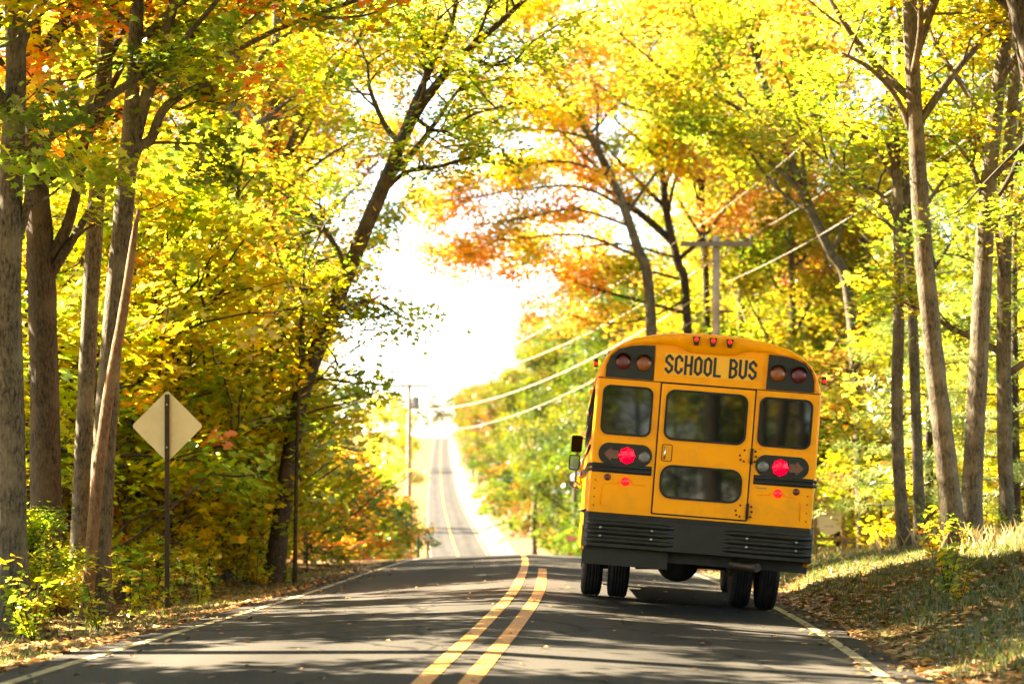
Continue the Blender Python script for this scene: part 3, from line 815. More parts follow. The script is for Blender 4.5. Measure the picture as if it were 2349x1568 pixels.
PR = at(716, 236, 83); PL = at(409, 381, 145); PN = np.array([9.6, 35.0, 10.4])
def right_gear(P_, h):
    MB().box(.16, .62, -.1, .02, h - 2.62, h - 2.54).build("bracket", M['letter_black'], P_)
def left_gear(P_, h):
    t = MB(); t.lathe([(.02, h - 1.75), (.17, h - 1.75), (.18, h - 1.7), (.18, h - .98), (.15, h - .92), (.02, h - .9)], (.42, -.05, 0), 'z', 16)
    o = t.build("transformer", M['tank'], P_, fix=True)
    MB().lathe([(.03, h - .92), (.045, h - .85), (.025, h - .8), (.04, h - .74), (.015, h - .68)], (.36, -.05, 0), 'z', 8).build("bushing", M['ceramic'], o, fix=True)
    MB().box(.10, .26, -.1, 0.0, h - 1.4, h - 1.3).build("mount", M['steel'], o)
utility_pole(PR[0], 83, PR[2], "weathered wooden utility pole with crossarm rising behind the bus roof", 2.45, 0, right_gear)
utility_pole(PL[0], 145, PL[2], "wooden utility pole with crossarm and grey transformer beside the dipping road", 2.4, 0, left_gear)
utility_pole(PN[0], 35, PN[2], "wooden utility pole on the bank among the trunks", 2.4)

def wire(a, b, sag, r, label):
    t = np.linspace(0, 1, 28)
    p = np.outer(1 - t, a) + np.outer(t, b)
    p[:, 2] -= 4 * sag * t * (1 - t)
    o = MB().tube(p, r, 5).build("power_line", M['wire'])
    tag(o, label, "power line", "overhead lines beside the road")
arm = 1.12
for k, nm in ((-1, "left"), (1, "right")):
    a = np.array([PL[0] + k * arm, 144.8, PL[2]]); b = np.array([PR[0] + k * arm, 82.8, PR[2]]); c = np.array([PN[0] + k * arm, 34.8, PN[2]])
    wire(a, b, 1.15, 0.014, f"upper wire sagging across the road from the {nm} end of the crossarm")
    wire(b, c, 0.45, 0.005, f"wire climbing from the {nm} end of the crossarm behind the bus")
a = np.array([PL[0] + .13, 144.9, PL[2] - 1.7]); b = np.array([PR[0] - .13, 82.9, PR[2] - 1.75]); c = np.array([PN[0] - .13, 34.9, PN[2] - 1.9])
wire(a, b, 1.15, 0.015, "thick lower wire sagging across the road below the crossarms")
wire(b, c, 0.5, 0.006, "lower wire climbing from the pole shaft behind the bus")
a = np.array([PL[0] + .13, 144.9, PL[2] - 3.0]); b = np.array([PR[0] - .13, 82.9, PR[2] - 2.45])
wire(a, b, 1.25, 0.011, "lowest cable sagging across the road, leaving the pole shaft last")

# hanging wooden sign by the woods
X0 = at(829, 483, 62)[0]
g = ground_at(X0, 62)
W = empty("wooden_sign", (g[0], g[1], g[2] - .05), (0, 0, math.radians(8)))
tag(W, "cream hanging board in a rough timber frame at the wood's edge", "sign")
for sx in (-1, 1):
    MB().box(sx * .375 - .045, sx * .375 + .045, -.045, .045, -.3, 1.62).build("post", M['wood'], W)
MB().box(-.60, .60, -.095, -.047, 1.40, 1.51).build("rail", M['wood'], W)
MB().box(-.60, .60, -.095, -.047, .46, .55).build("rail", M['wood'], W)
pt = [(-.29, .72), (-.10, .62), (0, .60), (.10, .62), (.29, .72), (.30, .74), (.30, 1.20), (.27, 1.24), (.19, 1.245), (.10, 1.30), (0, 1.325), (-.10, 1.30), (-.19, 1.245), (-.27, 1.24), (-.30, 1.20), (-.30, .74)]
bd = MB().prism(pt, -.02, .02).build("board", M['cream'], W, fix=True)
def scribble(name, z, x0, x1, n, h, rng):
    m = MB()
    x = x0
    for i in range(n):
        w = (x1 - x0) / n
        if i != n // 2:
            a = x + w * .1; b = x + w * .8
            m.box(a, a + w * .18, -.0235, -.0205, z, z + h)
            if rng.random() < .7: m.box(b - w * .18, b, -.0235, -.0205, z, z + h)
            if rng.random() < .8: m.box(a + w * .19, b - w * .19, -.0235, -.0205, z + h * .8, z + h)
            if rng.random() < .6: m.box(a + w * .19, b - w * .19, -.0235, -.0205, z, z + h * .18)
        x += w
    m.build(name, M['letter_brown'], bd)
rr = random.Random(5)
scribble("lettering", 1.09, -.25, .25, 13, .075, rr)
scribble("lettering", .80, -.12, .12, 7, .055, rr)
for sx in (-1, 1):
    MB().tube([(sx * .2, 0, 1.245), (sx * .2, -.04, 1.40)], .008, 5).build("chain", M['steel'], bd)
st_ = MB(); st_.tube([(-.33, -.10, .80), (-.22, -.12, .55)], .03, 6); st_.build("strut", M['wood'], W)

# mailbox over the crest
g = ground_at(at(428, 540, 105)[0], 105)
MBX = empty("mailbox", g, (0, 0, math.radians(10)))
tag(MBX, "white mailbox on a wooden post by the road beyond the crest", "mailbox")
mz = at(428, 540, 105)[2] - g[2]
MB().box(-.045, .045, -.045, .045, -.2, mz - .02).build("post", M['wood'], MBX)
MB().box(-.16, .22, -.07, .07, mz - .06, mz - .015).build("shelf", M['wood'], MBX)
arc = [(-.085, -.0), (.085, 0), (.085, .1)] + [(.085 * math.cos(t), .1 + .085 * math.sin(t)) for t in np.linspace(.2, PI - .2, 8)] + [(-.085, .1)]
m = MB(); n_ = len(arc)
m.loft([[(x, y, z + mz) for y, z in arc] for x in (-.22, .26)], True, True, False)
m.build("box", M['white_metal'], MBX, fix=True)
MB().box(.10, .16, -.10, -.088, mz + .06, mz + .22).build("flag", M['red_lens'], MBX)
tb = MB(); tb.lathe([(.06, -.2), (.065, .1), (.065, mz + .15), (.05, mz + .2)], (-.42, .05, 0), 'z', 10)
o = tb.build("newspaper_tube", M['green_tube']); o.location = g
tag(o, "narrow green tube standing beside the white mailbox", "marker post")

# boulders beside the far road
for k, (u, v, r, mt, lb) in enumerate(((485.5, 501, 0.9, 'boulder', "white rounded boulder at the far road's edge, apart from the others"),
                                       (492, 500.5, 0.9, 'boulder', "pale flat boulder lying on top of a brown one by the far road"),
                                       (493.5, 503, 1.15, 'boulder_brown', "brown boulder under pale rocks beside the far road"),
                                       (499, 500.5, 0.8, 'boulder', "small pale boulder against the bushes beside the far road"))):
    Y = 400.0
    p = at(u, v, Y)
    bm = bmesh.new(); bmesh.ops.create_icosphere(bm, subdivisions=3, radius=r)
    rs = np.random.default_rng(k + 40)
    ph = rs.uniform(0, 6, 6)
    for vv in bm.verts:
        c = vv.co
        f = 1 + .14 * math.sin(c.x * 3 / r + ph[0]) * math.cos(c.y * 2.4 / r + ph[1]) + .1 * math.sin(c.z * 4 / r + ph[2])
        vv.co = Vector((c.x * f * 1.35, c.y * f, c.z * f * .8))
    me = bpy.data.meshes.new("boulder"); bm.to_mesh(me); bm.free()
    o = link("boulder", me, M[mt]); o.location = (p[0], Y, hz(p[0], Y) + (0.35 if k != 1 else 1.3) * r)
    tag(o, lb, "boulder", "boulders beside the far road")

# ------------------------------------------------------------------ trees
YEL, LYEL, YG, GRN, LGR, DGR, ORA, RED, BRN, PINK = ((.66, .50, .02), (.72, .60, .05), (.42, .46, .02), (.20, .32, .02), (.34, .44, .03), (.09, .15, .015),
                                                     (.78, .31, .03), (.66, .12, .05), (.36, .18, .035), (.82, .36, .18))
PAL = {
    'peach': (((.86, .44, .06), 4), ((.84, .58, .08), 3), (PINK, 1.2), (YG, 1.4), (ORA, 1.5)),
    'bright': ((YEL, 3), (LYEL, 4), (YG, 3), (LGR, 1.5), (ORA, .5)),
    'mixed': ((YEL, 3), (YG, 4), (LGR, 2.5), (GRN, 2), (ORA, .7)),
    'green': ((YG, 3), (LGR, 3), (GRN, 3.5), (DGR, 1), (YEL, 1.2), (ORA, .5)),
    'gold': ((YEL, 4.5), (LYEL, 1.5), (YG, 3), (ORA, 1.5), (LGR, 1.5), (GRN, 1.2)),
    'orange': ((ORA, 5), (YEL, 3), (PINK, 1.6), (RED, .5), (LYEL, 1), (YG, 1.2)),
    'lime': ((YG, 4), (LYEL, 2), (LGR, 3.5), (YEL, 2), (GRN, 1.5)),
    'amber': ((YEL, 4), (ORA, 2.5), (BRN, .8), (YG, 1.5)),
    'dark': ((GRN, 3), (DGR, 3), (YG, 1.5), (LGR, 1)),
    'red': ((RED, 3), (PINK, 2), (ORA, 3), (YEL, 1.5)),
    'pine': (((.20, .30, .06), 3), ((.32, .40, .10), 2), ((.10, .17, .03), 2)),
}

def leaf_mesh(name, C, R, COLS, n, size, flat, rng, width=0.8, updir=0.42, jit=0.17, lobed=False):
    C = np.asarray(C, float); R = np.asarray(R, float); COLS = np.asarray(COLS, float)
    idx = np.repeat(np.arange(len(C)), n)
    L = len(idx)
    P_ = C[idx] + rng.normal(0, 1, (L, 3)) * R[idx][:, None] * np.array([.52, .52, .52 * flat])
    nrm = rng.normal(0, 1, (L, 3)); nrm /= np.linalg.norm(nrm, axis=1)[:, None]
    nrm[:, 2] = np.abs(nrm[:, 2])
    cn = rng.normal(0, 1, (len(C), 3)); cn /= np.linalg.norm(cn, axis=1)[:, None]; cn[:, 2] = np.abs(cn[:, 2])
    nrm = nrm * (1 - updir) * .62 + cn[idx] * (1 - updir) * .75 + np.array([0, 0, updir]); nrm /= np.linalg.norm(nrm, axis=1)[:, None]
    t = rng.normal(0, 1, (L, 3)); t[:, 2] -= 0.5
    t -= nrm * (t * nrm).sum(1)[:, None]; t /= np.linalg.norm(t, axis=1)[:, None] + 1e-9
    b = np.cross(nrm, t)
    s = size * rng.uniform(.5, 1.45, L)[:, None]
    fold = nrm * s * rng.uniform(-.05, .2, L)[:, None]
    if lobed:       # five-lobed maple outline
        sh = [(-.5, 0), (-.28, .40), (-.12, .2), (.12, .52), (.17, .17), (.55, 0), (.17, -.17), (.12, -.52), (-.12, -.2), (-.28, -.40)]
    else:
        sh = [(-.5, 0), (0, -.5), (.5, 0), (0, .5)]
    q = len(sh)
    wd = 1.0 if lobed else width
    V = np.stack([P_ + t * s * a + b * s * wd * w + fold * abs(w) * 2 for a, w in sh], 1).reshape(-1, 3)
    me = bpy.data.meshes.new(name)
    me.vertices.add(q * L); me.vertices.foreach_set("co", V.astype('f').ravel())
    me.loops.add(q * L); me.loops.foreach_set("vertex_index", np.arange(q * L, dtype='i'))
    me.polygons.add(L); me.polygons.foreach_set("loop_start", np.arange(0, q * L, q, dtype='i'))
    me.polygons.foreach_set("loop_total", np.full(L, q, 'i'))
    c = COLS[idx] * (1 + rng.normal(0, jit, (L, 1))) * (1 + rng.normal(0, jit * .5, (L, 3)))
    c = np.clip(c, 0.005, .92)
    c = np.concatenate([c, np.ones((L, 1))], 1)
    a = me.color_attributes.new("tint", 'FLOAT_COLOR', 'POINT')
    a.data.foreach_set("color", np.repeat(c, q, 0).astype('f').ravel())
    me.update(); me.validate()
    return me

def pick(pal, n, rng, coherent=None):
    cols = np.array([p[0] for p in PAL[pal]]); w = np.array([p[1] for p in PAL[pal]], float); w /= w.sum()
    return cols[rng.choice(len(cols), n, p=w)]

def clear_of_road(C, base):
    """branches over the carriageway are pruned by traffic and kept off the overhead lines"""
    W_ = C + base
    d = W_[:, 0] - XC(W_[:, 1]); z = W_[:, 2] - ZC(W_[:, 1])
    lim = np.where(d < 0, 3.1 + np.clip(W_[:, 1] - 38, 0, 22) * .13, 4.8 + np.clip(W_[:, 1] - 40, 0, 45) * .075)
    bad = (np.abs(d) < np.where(d < 0, 3.9, 4.6)) & (z < lim)
    return ~bad

def build_tree(name, label, group, base, trunk, limbs=(), pal='mixed', n_auto=9, crown_from=.35, limb_len=4.0, n_leaf=74, leaf=.100, spray=.46,
               flat=.55, seed=0, bark='bark', sides=10, cat="tree", sub=3, dens=.62, rise=.45, prune=True, extra_clusters=(), pal2=None, twigs=True, droop=0.0, tone=1.0, lobed=False):
    """trunk: rows x,y,z,r relative to base; limbs: lists of such rows. Returns the tree's Empty"""
    rng = np.random.default_rng(seed)
    base = np.asarray(base, float)
    T = empty(name, tuple(base)); tag(T, label, cat, group)
    tp = catmull(trunk, max(10, 4 * len(trunk)))
    tm = MB(); tp2 = tp.copy(); tp2[0, 3] *= 1.45; tp2[1, 3] *= 1.15
    tm.tube(tp2[:, :3], tp2[:, 3], sides, True, .075, rng)
    trunk_o = tm.build("trunk", M[bark], T)
    allimbs = []
    for lb in limbs:
        lp = catmull(lb, max(8, 4 * len(lb)))
        allimbs.append(lp)
    hgt = tp[-1, 2] - tp[0, 2]
    for k in range(n_auto):
        f = crown_from + (1 - crown_from) * (k + rng.uniform(0, .8)) / max(1, n_auto)
        i = min(len(tp) - 1, int(f * (len(tp) - 1)))
        p = tp[i]
        az = k * 2.4 + rng.uniform(-.5, .5)
        ln = limb_len * (1.15 - .65 * f) * rng.uniform(.75, 1.25)
        el = rise + .5 * f + rng.uniform(-.15, .2)
        d = np.array([math.cos(az) * math.cos(el), math.sin(az) * math.cos(el), math.sin(el)])
        q = [np.append(p[:3], p[3] * .55)]
        for s in (1, 2, 3, 4):
            dd = d + np.array([0, 0, .10 * s - droop * s * .2]) + rng.normal(0, .16, 3)
            q.append(np.append(q[-1][:3] + dd * ln / 4, max(.012, p[3] * .55 * (1 - s * .22))))
        allimbs.append(catmull(np.array(q), 12))
    centers = []; tw = MB()
    for lp in allimbs:
        m = MB(); m.tube(lp[:, :3], lp[:, 3], 7, True, .04, rng); m.build("branch", M[bark], T)
        ln = np.linalg.norm(lp[-1, :3] - lp[0, :3])
        ns = int(max(3, sub * ln * .9 * dens))
        for k in range(ns):
            i = int(rng.uniform(.28, 1.0) * (len(lp) - 1)); p = lp[i, :3]
            tdir = lp[min(i + 1, len(lp) - 1), :3] - lp[max(i - 1, 0), :3]; tdir /= np.linalg.norm(tdir) + 1e-9
            rd = rng.normal(0, 1, 3); rd[2] = rd[2] * .5 + .12 - droop
            dd = tdir * .55 + rd * .65; dd /= np.linalg.norm(dd)
            l2 = rng.uniform(.7, 1.9) * (0.55 + .12 * limb_len)
            pts = [p]
            for s in range(4):
                pts.append(pts[-1] + (dd + rng.normal(0, .22, 3) + np.array([0, 0, -.04 * s])) * l2 / 4)
            pts = np.array(pts)
            if twigs: tw.tube(pts, [.022, .018, .014, .010, .006], 4, False)
            for q in (pts[2], pts[3], pts[4]):
                centers.append(q + rng.normal(0, .12, 3))
    centers += [np.asarray(c, float) for c in extra_clusters]
    C = np.array(centers)
    if prune and len(C): C = C[clear_of_road(C, base)]
    if len(tw.f): tag(tw.build("twigs", M[bark], T), kind="stuff")
    # colour runs in patches through a crown
    cols = pick(pal, len(C), rng)
    if pal2:
        sel = np.sin(C[:, 0] * .9 + seed) + np.cos(C[:, 1] * .7 + C[:, 2] * .8) > .3
        cols[sel] = pick(pal2, int(sel.sum()), rng)
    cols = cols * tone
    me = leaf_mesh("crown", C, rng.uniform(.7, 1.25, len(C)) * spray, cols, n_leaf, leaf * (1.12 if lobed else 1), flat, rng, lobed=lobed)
    tag(link("crown", me, M['leaf'], T), kind="stuff")
    return T

def px_path(rows, Y, base=None):
    """rows (u, v, r) or (u, v, r, dY) in the photograph's 2349-wide view at depth Y -> x,y,z,r rows"""
    out = []
    for r in rows:
        p = at2(r[0], r[1], Y + (r[3] if len(r) > 3 else 0))
        out.append([p[0], p[1], p[2], r[2]])
    return np.array(out)

def hero(name, label, Y, rows, limbs=(), group=None, **kw):
    t = px_path(rows, Y); t[:, 3] *= TR
    b = np.array([t[0, 0], t[0, 1], hz(t[0, 0], t[0, 1])])
    t[0, 2] = b[2] - .15
    t[:, :3] -= b
    L_ = []
    for lb in limbs:
        q = px_path(lb, Y); q[:, 3] *= TR; q[:, :3] -= b; L_.append(q)
    kw.setdefault('tone', {RG: .74, BG_: .88}.get(group, 1.0))  # right-bank and beyond-bus leaves darkened against overexposure
    kw.setdefault('lobed', Y < 35)
    return build_tree(name, label, group, b, t, L_, **kw)

TR = .68          # trunk girth
LG = "big trees left of the road"; RG = "big trees on the right bank"; BG_ = "tall trees beyond the bus"
hero("maple_tree", "grey trunk cut by weeds, standing nearest the road on the left verge", 25.5, [(28, 1450, .27), (22, 1100, .25), (16, 700, .22), (26, 400, .18), (36, 150, .16), (25, -200, .14), (0, -700, .08)],
     [[(22, 600, .10), (60, 480, .07), (75, 380, .05, -.4), (120, 300, .03, -.8)]], LG, pal='green', n_auto=9, crown_from=.5, limb_len=4.2, seed=1)
hero("oak_tree", "thick dark trunk forking low, behind the leftmost grey trunks", 31, [(112, 1390, .30), (104, 1000, .27), (95, 600, .25), (80, 350, .21), (72, 100, .18), (80, -300, .13), (100, -700, .07)],
     [[(105, 600, .13), (150, 530, .11), (180, 420, .09), (200, 310, .08), (255, 200, .06), (330, 60, .04)], [(110, 640, .10), (160, 560, .085), (195, 500, .07, .5), (250, 400, .05, 1)], [(90, 450, .07), (60, 330, .05), (30, 200, .04)]], LG,
     pal='mixed', pal2='orange', n_auto=9, crown_from=.45, limb_len=4.2, seed=2, bark='bark_dark')
hero("maple_tree", "straight slim grey trunk between the dark oak and the forked maple", 32, [(172, 1400, .17), (188, 1050, .16), (208, 650, .155), (228, 330, .15), (243, 50, .14), (255, -300, .11), (260, -750, .06)],
     [], LG, pal='lime', n_auto=9, crown_from=.5, limb_len=4.0, seed=3)
hero("maple_tree", "leaning grey maple forking high above the bare brown stem on its bark", 29, [(222, 1360, .24), (238, 1050, .21), (262, 730, .19), (288, 440, .18), (304, 220, .135), (314, 0, .125), (320, -350, .10), (330, -750, .06)],
     [[(292, 400, .13), (322, 270, .12), (352, 170, .11), (385, 60, .10), (420, -80, .08), (470, -300, .05)], [(278, 470, .11), (312, 345, .10), (345, 320, .09), (372, 255, .08), (420, 215, .07), (480, 190, .05)],
      [(345, 190, .07), (420, 165, .06), (530, 120, .05, -.5), (650, 62, .04, -1), (820, 0, .03, -1.5)]], LG, pal='green', pal2='orange', n_auto=8, crown_from=.62, limb_len=4.0, seed=4)
hero("maple_tree", "upright grey trunk behind the diamond sign's wood, half hidden by yellow saplings", 46, [(518, 1230, .23), (524, 950, .21), (529, 600, .20), (534, 300, .185), (540, 50, .165), (548, -200, .12), (550, -450, .05)],
     [[(531, 480, .08), (480, 420, .07), (420, 370, .06), (370, 330, .04)], [(534, 300, .08), (570, 180, .06), (640, 90, .045), (760, 40, .03)]], LG, pal='mixed', n_auto=8, crown_from=.45, limb_len=3.6, seed=5)
hero("maple_tree", "pale maple splitting into two crooked stems beside the arching tree", 48, [(578, 1230, .23), (590, 900, .21), (602, 640, .20), (618, 440, .18), (628, 250, .145), (634, 50, .12), (640, -200, .08), (640, -400, .04)],
     [[(608, 560, .13), (650, 380, .12), (700, 260, .10), (770, 150, .08), (840, 70, .06), (900, -40, .04)], [(604, 600, .08), (640, 460, .06), (720, 380, .05), (830, 310, .03)]], LG, pal='green', pal2='amber', n_auto=7, crown_from=.4, limb_len=3.4, seed=6)
hero("arching_maple", "dark maple trunk leaning and arching right over the road", 42, [(622, 1295, .27), (660, 1080, .24), (692, 900, .225), (752, 740, .215), (825, 555, .205), (888, 405, .185), (938, 285, .16), (1000, 195, .12), (1065, 122, .10), (1150, 48, .08), (1240, -40, .05), (1330, -150, .03)],
     [[(700, 850, .10), (692, 790, .09), (694, 720, .07), (705, 640, .05)], [(905, 370, .10), (945, 250, .09), (1000, 130, .08), (1040, 40, .06), (1060, -120, .04)], [(870, 450, .07), (930, 395, .06), (1010, 380, .05), (1110, 350, .03)],
      [(800, 620, .08), (740, 520, .07), (680, 470, .05, 1), (620, 420, .03, 2)], [(950, 270, .06), (1010, 300, .05), (1090, 260, .035, -1), (1170, 240, .02, -2)], [(760, 720, .07), (850, 690, .05, 1), (930, 730, .03, 2)], [(1060, 125, .05), (1140, 150, .04), (1230, 120, .03)]],
     LG, pal='green', pal2='mixed', n_auto=9, crown_from=.42, limb_len=3.1, seed=7, bark='bark_dark', spray=.5, sub=3, dens=.95)
hero("sapling", "thin dark stem standing at the foot of the arching maple", 41, [(676, 1290, .055), (681, 1050, .05), (688, 850, .045), (694, 700, .03), (700, 560, .015)], [], "understorey saplings", pal='gold', n_auto=6, crown_from=.35, limb_len=1.4, seed=8, bark='bark_dark', n_leaf=26, sub=2)
# bare stem lying against the leaning maple
p = px_path([(196, 1340, .075), (222, 1120, .07), (250, 900, .065), (282, 720, .055), (305, 560, .04), (318, 480, .02)], 28.2)
b = np.array([p[0, 0], p[0, 1], hz(p[0, 0], p[0, 1])]); p[:, :3] -= b; p[0, 2] = -.1
o = MB().tube(catmull(p, 24)[:, :3], catmull(p, 24)[:, 3], 8, True, .06, np.random.default_rng(1)).build("dead_stem", M['bark_red'])
o.location = b; tag(o, "barkless brown stem leaning against the forked maple trunk", "dead tree")

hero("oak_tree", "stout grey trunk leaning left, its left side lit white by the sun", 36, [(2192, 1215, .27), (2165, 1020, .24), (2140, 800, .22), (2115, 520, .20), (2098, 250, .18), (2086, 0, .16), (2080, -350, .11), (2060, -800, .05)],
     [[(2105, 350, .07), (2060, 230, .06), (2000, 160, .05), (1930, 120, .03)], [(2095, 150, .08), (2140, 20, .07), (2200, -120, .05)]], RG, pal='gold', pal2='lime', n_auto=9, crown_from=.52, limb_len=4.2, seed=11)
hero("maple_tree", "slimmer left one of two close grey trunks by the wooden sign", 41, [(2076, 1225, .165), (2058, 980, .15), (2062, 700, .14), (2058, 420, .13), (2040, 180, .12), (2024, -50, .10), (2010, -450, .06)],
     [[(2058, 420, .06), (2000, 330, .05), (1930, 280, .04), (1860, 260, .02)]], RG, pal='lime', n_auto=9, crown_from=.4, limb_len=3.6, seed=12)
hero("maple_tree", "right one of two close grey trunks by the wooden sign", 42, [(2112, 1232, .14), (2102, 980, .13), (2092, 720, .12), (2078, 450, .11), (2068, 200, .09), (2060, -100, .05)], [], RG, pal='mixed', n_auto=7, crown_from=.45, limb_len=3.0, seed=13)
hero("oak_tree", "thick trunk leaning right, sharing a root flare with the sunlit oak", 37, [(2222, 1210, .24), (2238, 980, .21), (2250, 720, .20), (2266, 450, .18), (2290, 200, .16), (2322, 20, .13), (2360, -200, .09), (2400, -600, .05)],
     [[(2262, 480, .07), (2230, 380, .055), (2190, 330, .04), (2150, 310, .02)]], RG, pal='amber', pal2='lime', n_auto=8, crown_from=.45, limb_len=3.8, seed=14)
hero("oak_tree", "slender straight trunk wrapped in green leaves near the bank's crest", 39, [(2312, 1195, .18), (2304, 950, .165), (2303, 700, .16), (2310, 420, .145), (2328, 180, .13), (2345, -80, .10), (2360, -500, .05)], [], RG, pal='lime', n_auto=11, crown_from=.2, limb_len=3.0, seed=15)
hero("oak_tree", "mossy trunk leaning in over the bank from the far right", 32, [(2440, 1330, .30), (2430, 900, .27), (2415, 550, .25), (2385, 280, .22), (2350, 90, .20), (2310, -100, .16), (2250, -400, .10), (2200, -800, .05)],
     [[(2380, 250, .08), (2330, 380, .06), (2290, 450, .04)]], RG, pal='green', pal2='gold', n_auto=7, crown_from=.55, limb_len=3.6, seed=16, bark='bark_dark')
# oaks beyond the bus, reaching over the road
hero("oak_tree", "long-limbed oak leaning left over the road behind the bus", 66, [(1985, 820, .24), (1950, 700, .22), (1900, 570, .20), (1850, 460, .19), (1800, 330, .17), (1755, 200, .14), (1715, 60, .11), (1680, -100, .06)],
     [[(1855, 470, .12), (1800, 400, .10), (1700, 330, .08), (1560, 280, .05), (1400, 230, .03)], [(1800, 330, .10), (1680, 240, .08), (1540, 170, .06), (1400, 60, .03)], [(1905, 580, .08), (1960, 460, .06), (2010, 300, .04)]], BG_,
     pal='lime', pal2='peach', tone=.78, n_auto=11, dens=.75, crown_from=.3, limb_len=5.5, seed=21, spray=.75, leaf=.145, n_leaf=84)
hero("oak_tree", "oak with a low bough reaching left toward the open sky", 88, [(1590, 800, .27), (1575, 700, .25), (1555, 600, .24), (1530, 490, .22), (1515, 350, .19), (1500, 200, .15), (1490, 50, .10), (1480, -80, .05)],
     [[(1545, 560, .16), (1490, 510, .14), (1420, 455, .12), (1350, 410, .10), (1270, 380, .06), (1180, 370, .03)], [(1530, 480, .12), (1450, 400, .10), (1350, 300, .07), (1230, 230, .04)], [(1580, 720, .10), (1470, 690, .09), (1360, 660, .07), (1270, 620, .05), (1212, 540, .02)], [(1560, 640, .09), (1450, 615, .07), (1330, 620, .05), (1230, 640, .03)], [(1550, 590, .09), (1430, 560, .07), (1300, 570, .05), (1180, 590, .03), (1100, 590, .02)], [(1570, 690, .07), (1480, 730, .05), (1380, 740, .03), (1310, 720, .02)]], BG_,
     pal='peach', pal2='lime', tone=1.0, n_auto=12, crown_from=.3, limb_len=6.0, seed=22, bark='bark_dark', spray=.8, dens=.8, leaf=.15, n_leaf=84)
hero("oak_tree", "upright brown trunk just left of the pole behind the bus", 93, [(1625, 810, .22), (1620, 680, .2), (1612, 520, .18), (1605, 360, .16), (1600, 200, .12), (1595, 0, .07)], [], BG_, pal='peach', pal2='lime', n_auto=12, dens=.9, crown_from=.3, limb_len=5.0, seed=23, bark='bark_dark', spray=.75, leaf=.145, n_leaf=84)
hero("oak_tree", "upright trunk just right of the pole behind the bus", 96, [(1705, 810, .24), (1700, 680, .22), (1698, 520, .2), (1690, 350, .18), (1680, 180, .14), (1670, 0, .08)], [], BG_, pal='green', pal2='peach', n_auto=12, dens=.9, crown_from=.3, limb_len=5.0, seed=24, bark='bark_dark', spray=.75, leaf=.145, n_leaf=84)
hero("maple_tree", "spreading maple whose orange boughs close the canopy high over the road", 85, [(1500, 800, .28), (1492, 700, .26), (1460, 560, .24), (1400, 400, .20), (1310, 240, .16), (1210, 110, .10), (1120, 0, .05)],
     [[(1440, 480, .10), (1340, 430, .08), (1220, 430, .06), (1100, 450, .04), (1000, 480, .02)], [(1390, 330, .09), (1280, 300, .07), (1150, 300, .05), (1020, 330, .03)], [(1300, 200, .07), (1180, 180, .05), (1060, 200, .03)], [(1400, 400, .09), (1290, 370, .08), (1180, 390, .06), (1060, 430, .04), (940, 480, .02)], [(1450, 520, .08), (1320, 480, .07), (1200, 500, .05), (1080, 520, .03)], [(1470, 590, .08), (1340, 540, .07), (1210, 545, .05), (1090, 560, .03), (1020, 575, .02)], [(1310, 240, .08), (1150, 250, .06), (1000, 270, .04), (890, 290, .02)], [(1210, 110, .07), (1080, 110, .05), (950, 140, .03), (870, 160, .02)], [(1180, 80, .06), (1080, 30, .04), (960, 40, .02)]], BG_,
     pal='peach', pal2='gold', tone=1.3, n_auto=10, crown_from=.4, limb_len=5.0, seed=25, spray=.85, leaf=.15, n_leaf=80, dens=.8)

# trees added out of frame, their boughs roofing the near road against skylight
for k, (sd, d, y, pl) in enumerate(((-1, 5.6, 13, 'green'), (-1, 6.0, 21, 'lime'), (1, 6.2, 17, 'gold'), (1, 6.4, 27, 'lime'), (-1, 7.0, 27, 'gold'))):
    bx0 = float(XC(y)) + sd * d
    tr = np.array([[0, 0, -.2, .22], [-sd * .2, .2, 3.5, .19], [-sd * .8, .3, 6.5, .17], [-sd * 1.8, .2, 9.0, .14], [-sd * 3.4, .5, 11.0, .10], [-sd * 5.2, .3, 12.3, .05]])
    build_tree("maple_tree", f"tall {('green', 'lime', 'golden')[('green', 'lime', 'gold').index(pl)]} maple roofing the {('left', 'right')[sd > 0]} lane beside the camera", "trees beside the camera", (bx0, y, hz(bx0, y)), tr, (), pal=pl,
               n_auto=16, crown_from=.58, limb_len=6.0, seed=60 + k, dens=1.0, spray=.8, leaf=.17, prune=False, rise=.05)

# ---- wood behind: a few kinds of tree, repeated as individuals
def proto(name, seed, h, r, pal, pal2, limb, n_auto, crown_from, leaf, spray, n_leaf, bark='bark', sub=3, sides=7, rise=.45):
    rng = np.random.default_rng(seed + 500)
    t = [[0, 0, -.2, r]]
    x = y = 0
    for k in range(1, 7):
        x += rng.normal(0, .028 * h / 6 * 2); y += rng.normal(0, .028 * h / 6 * 2)
        t.append([x, y, h * k / 6, r * (1 - .8 * k / 6)])
    return build_tree(name, "x", "x", (0, 0, 0), np.array(t), (), pal=pal, pal2=pal2, n_auto=n_auto, crown_from=crown_from, limb_len=limb, n_leaf=n_leaf, leaf=leaf, spray=spray, seed=seed, bark=bark,
                      sides=sides, prune=False, sub=sub, rise=rise, lobed=(h < 6))

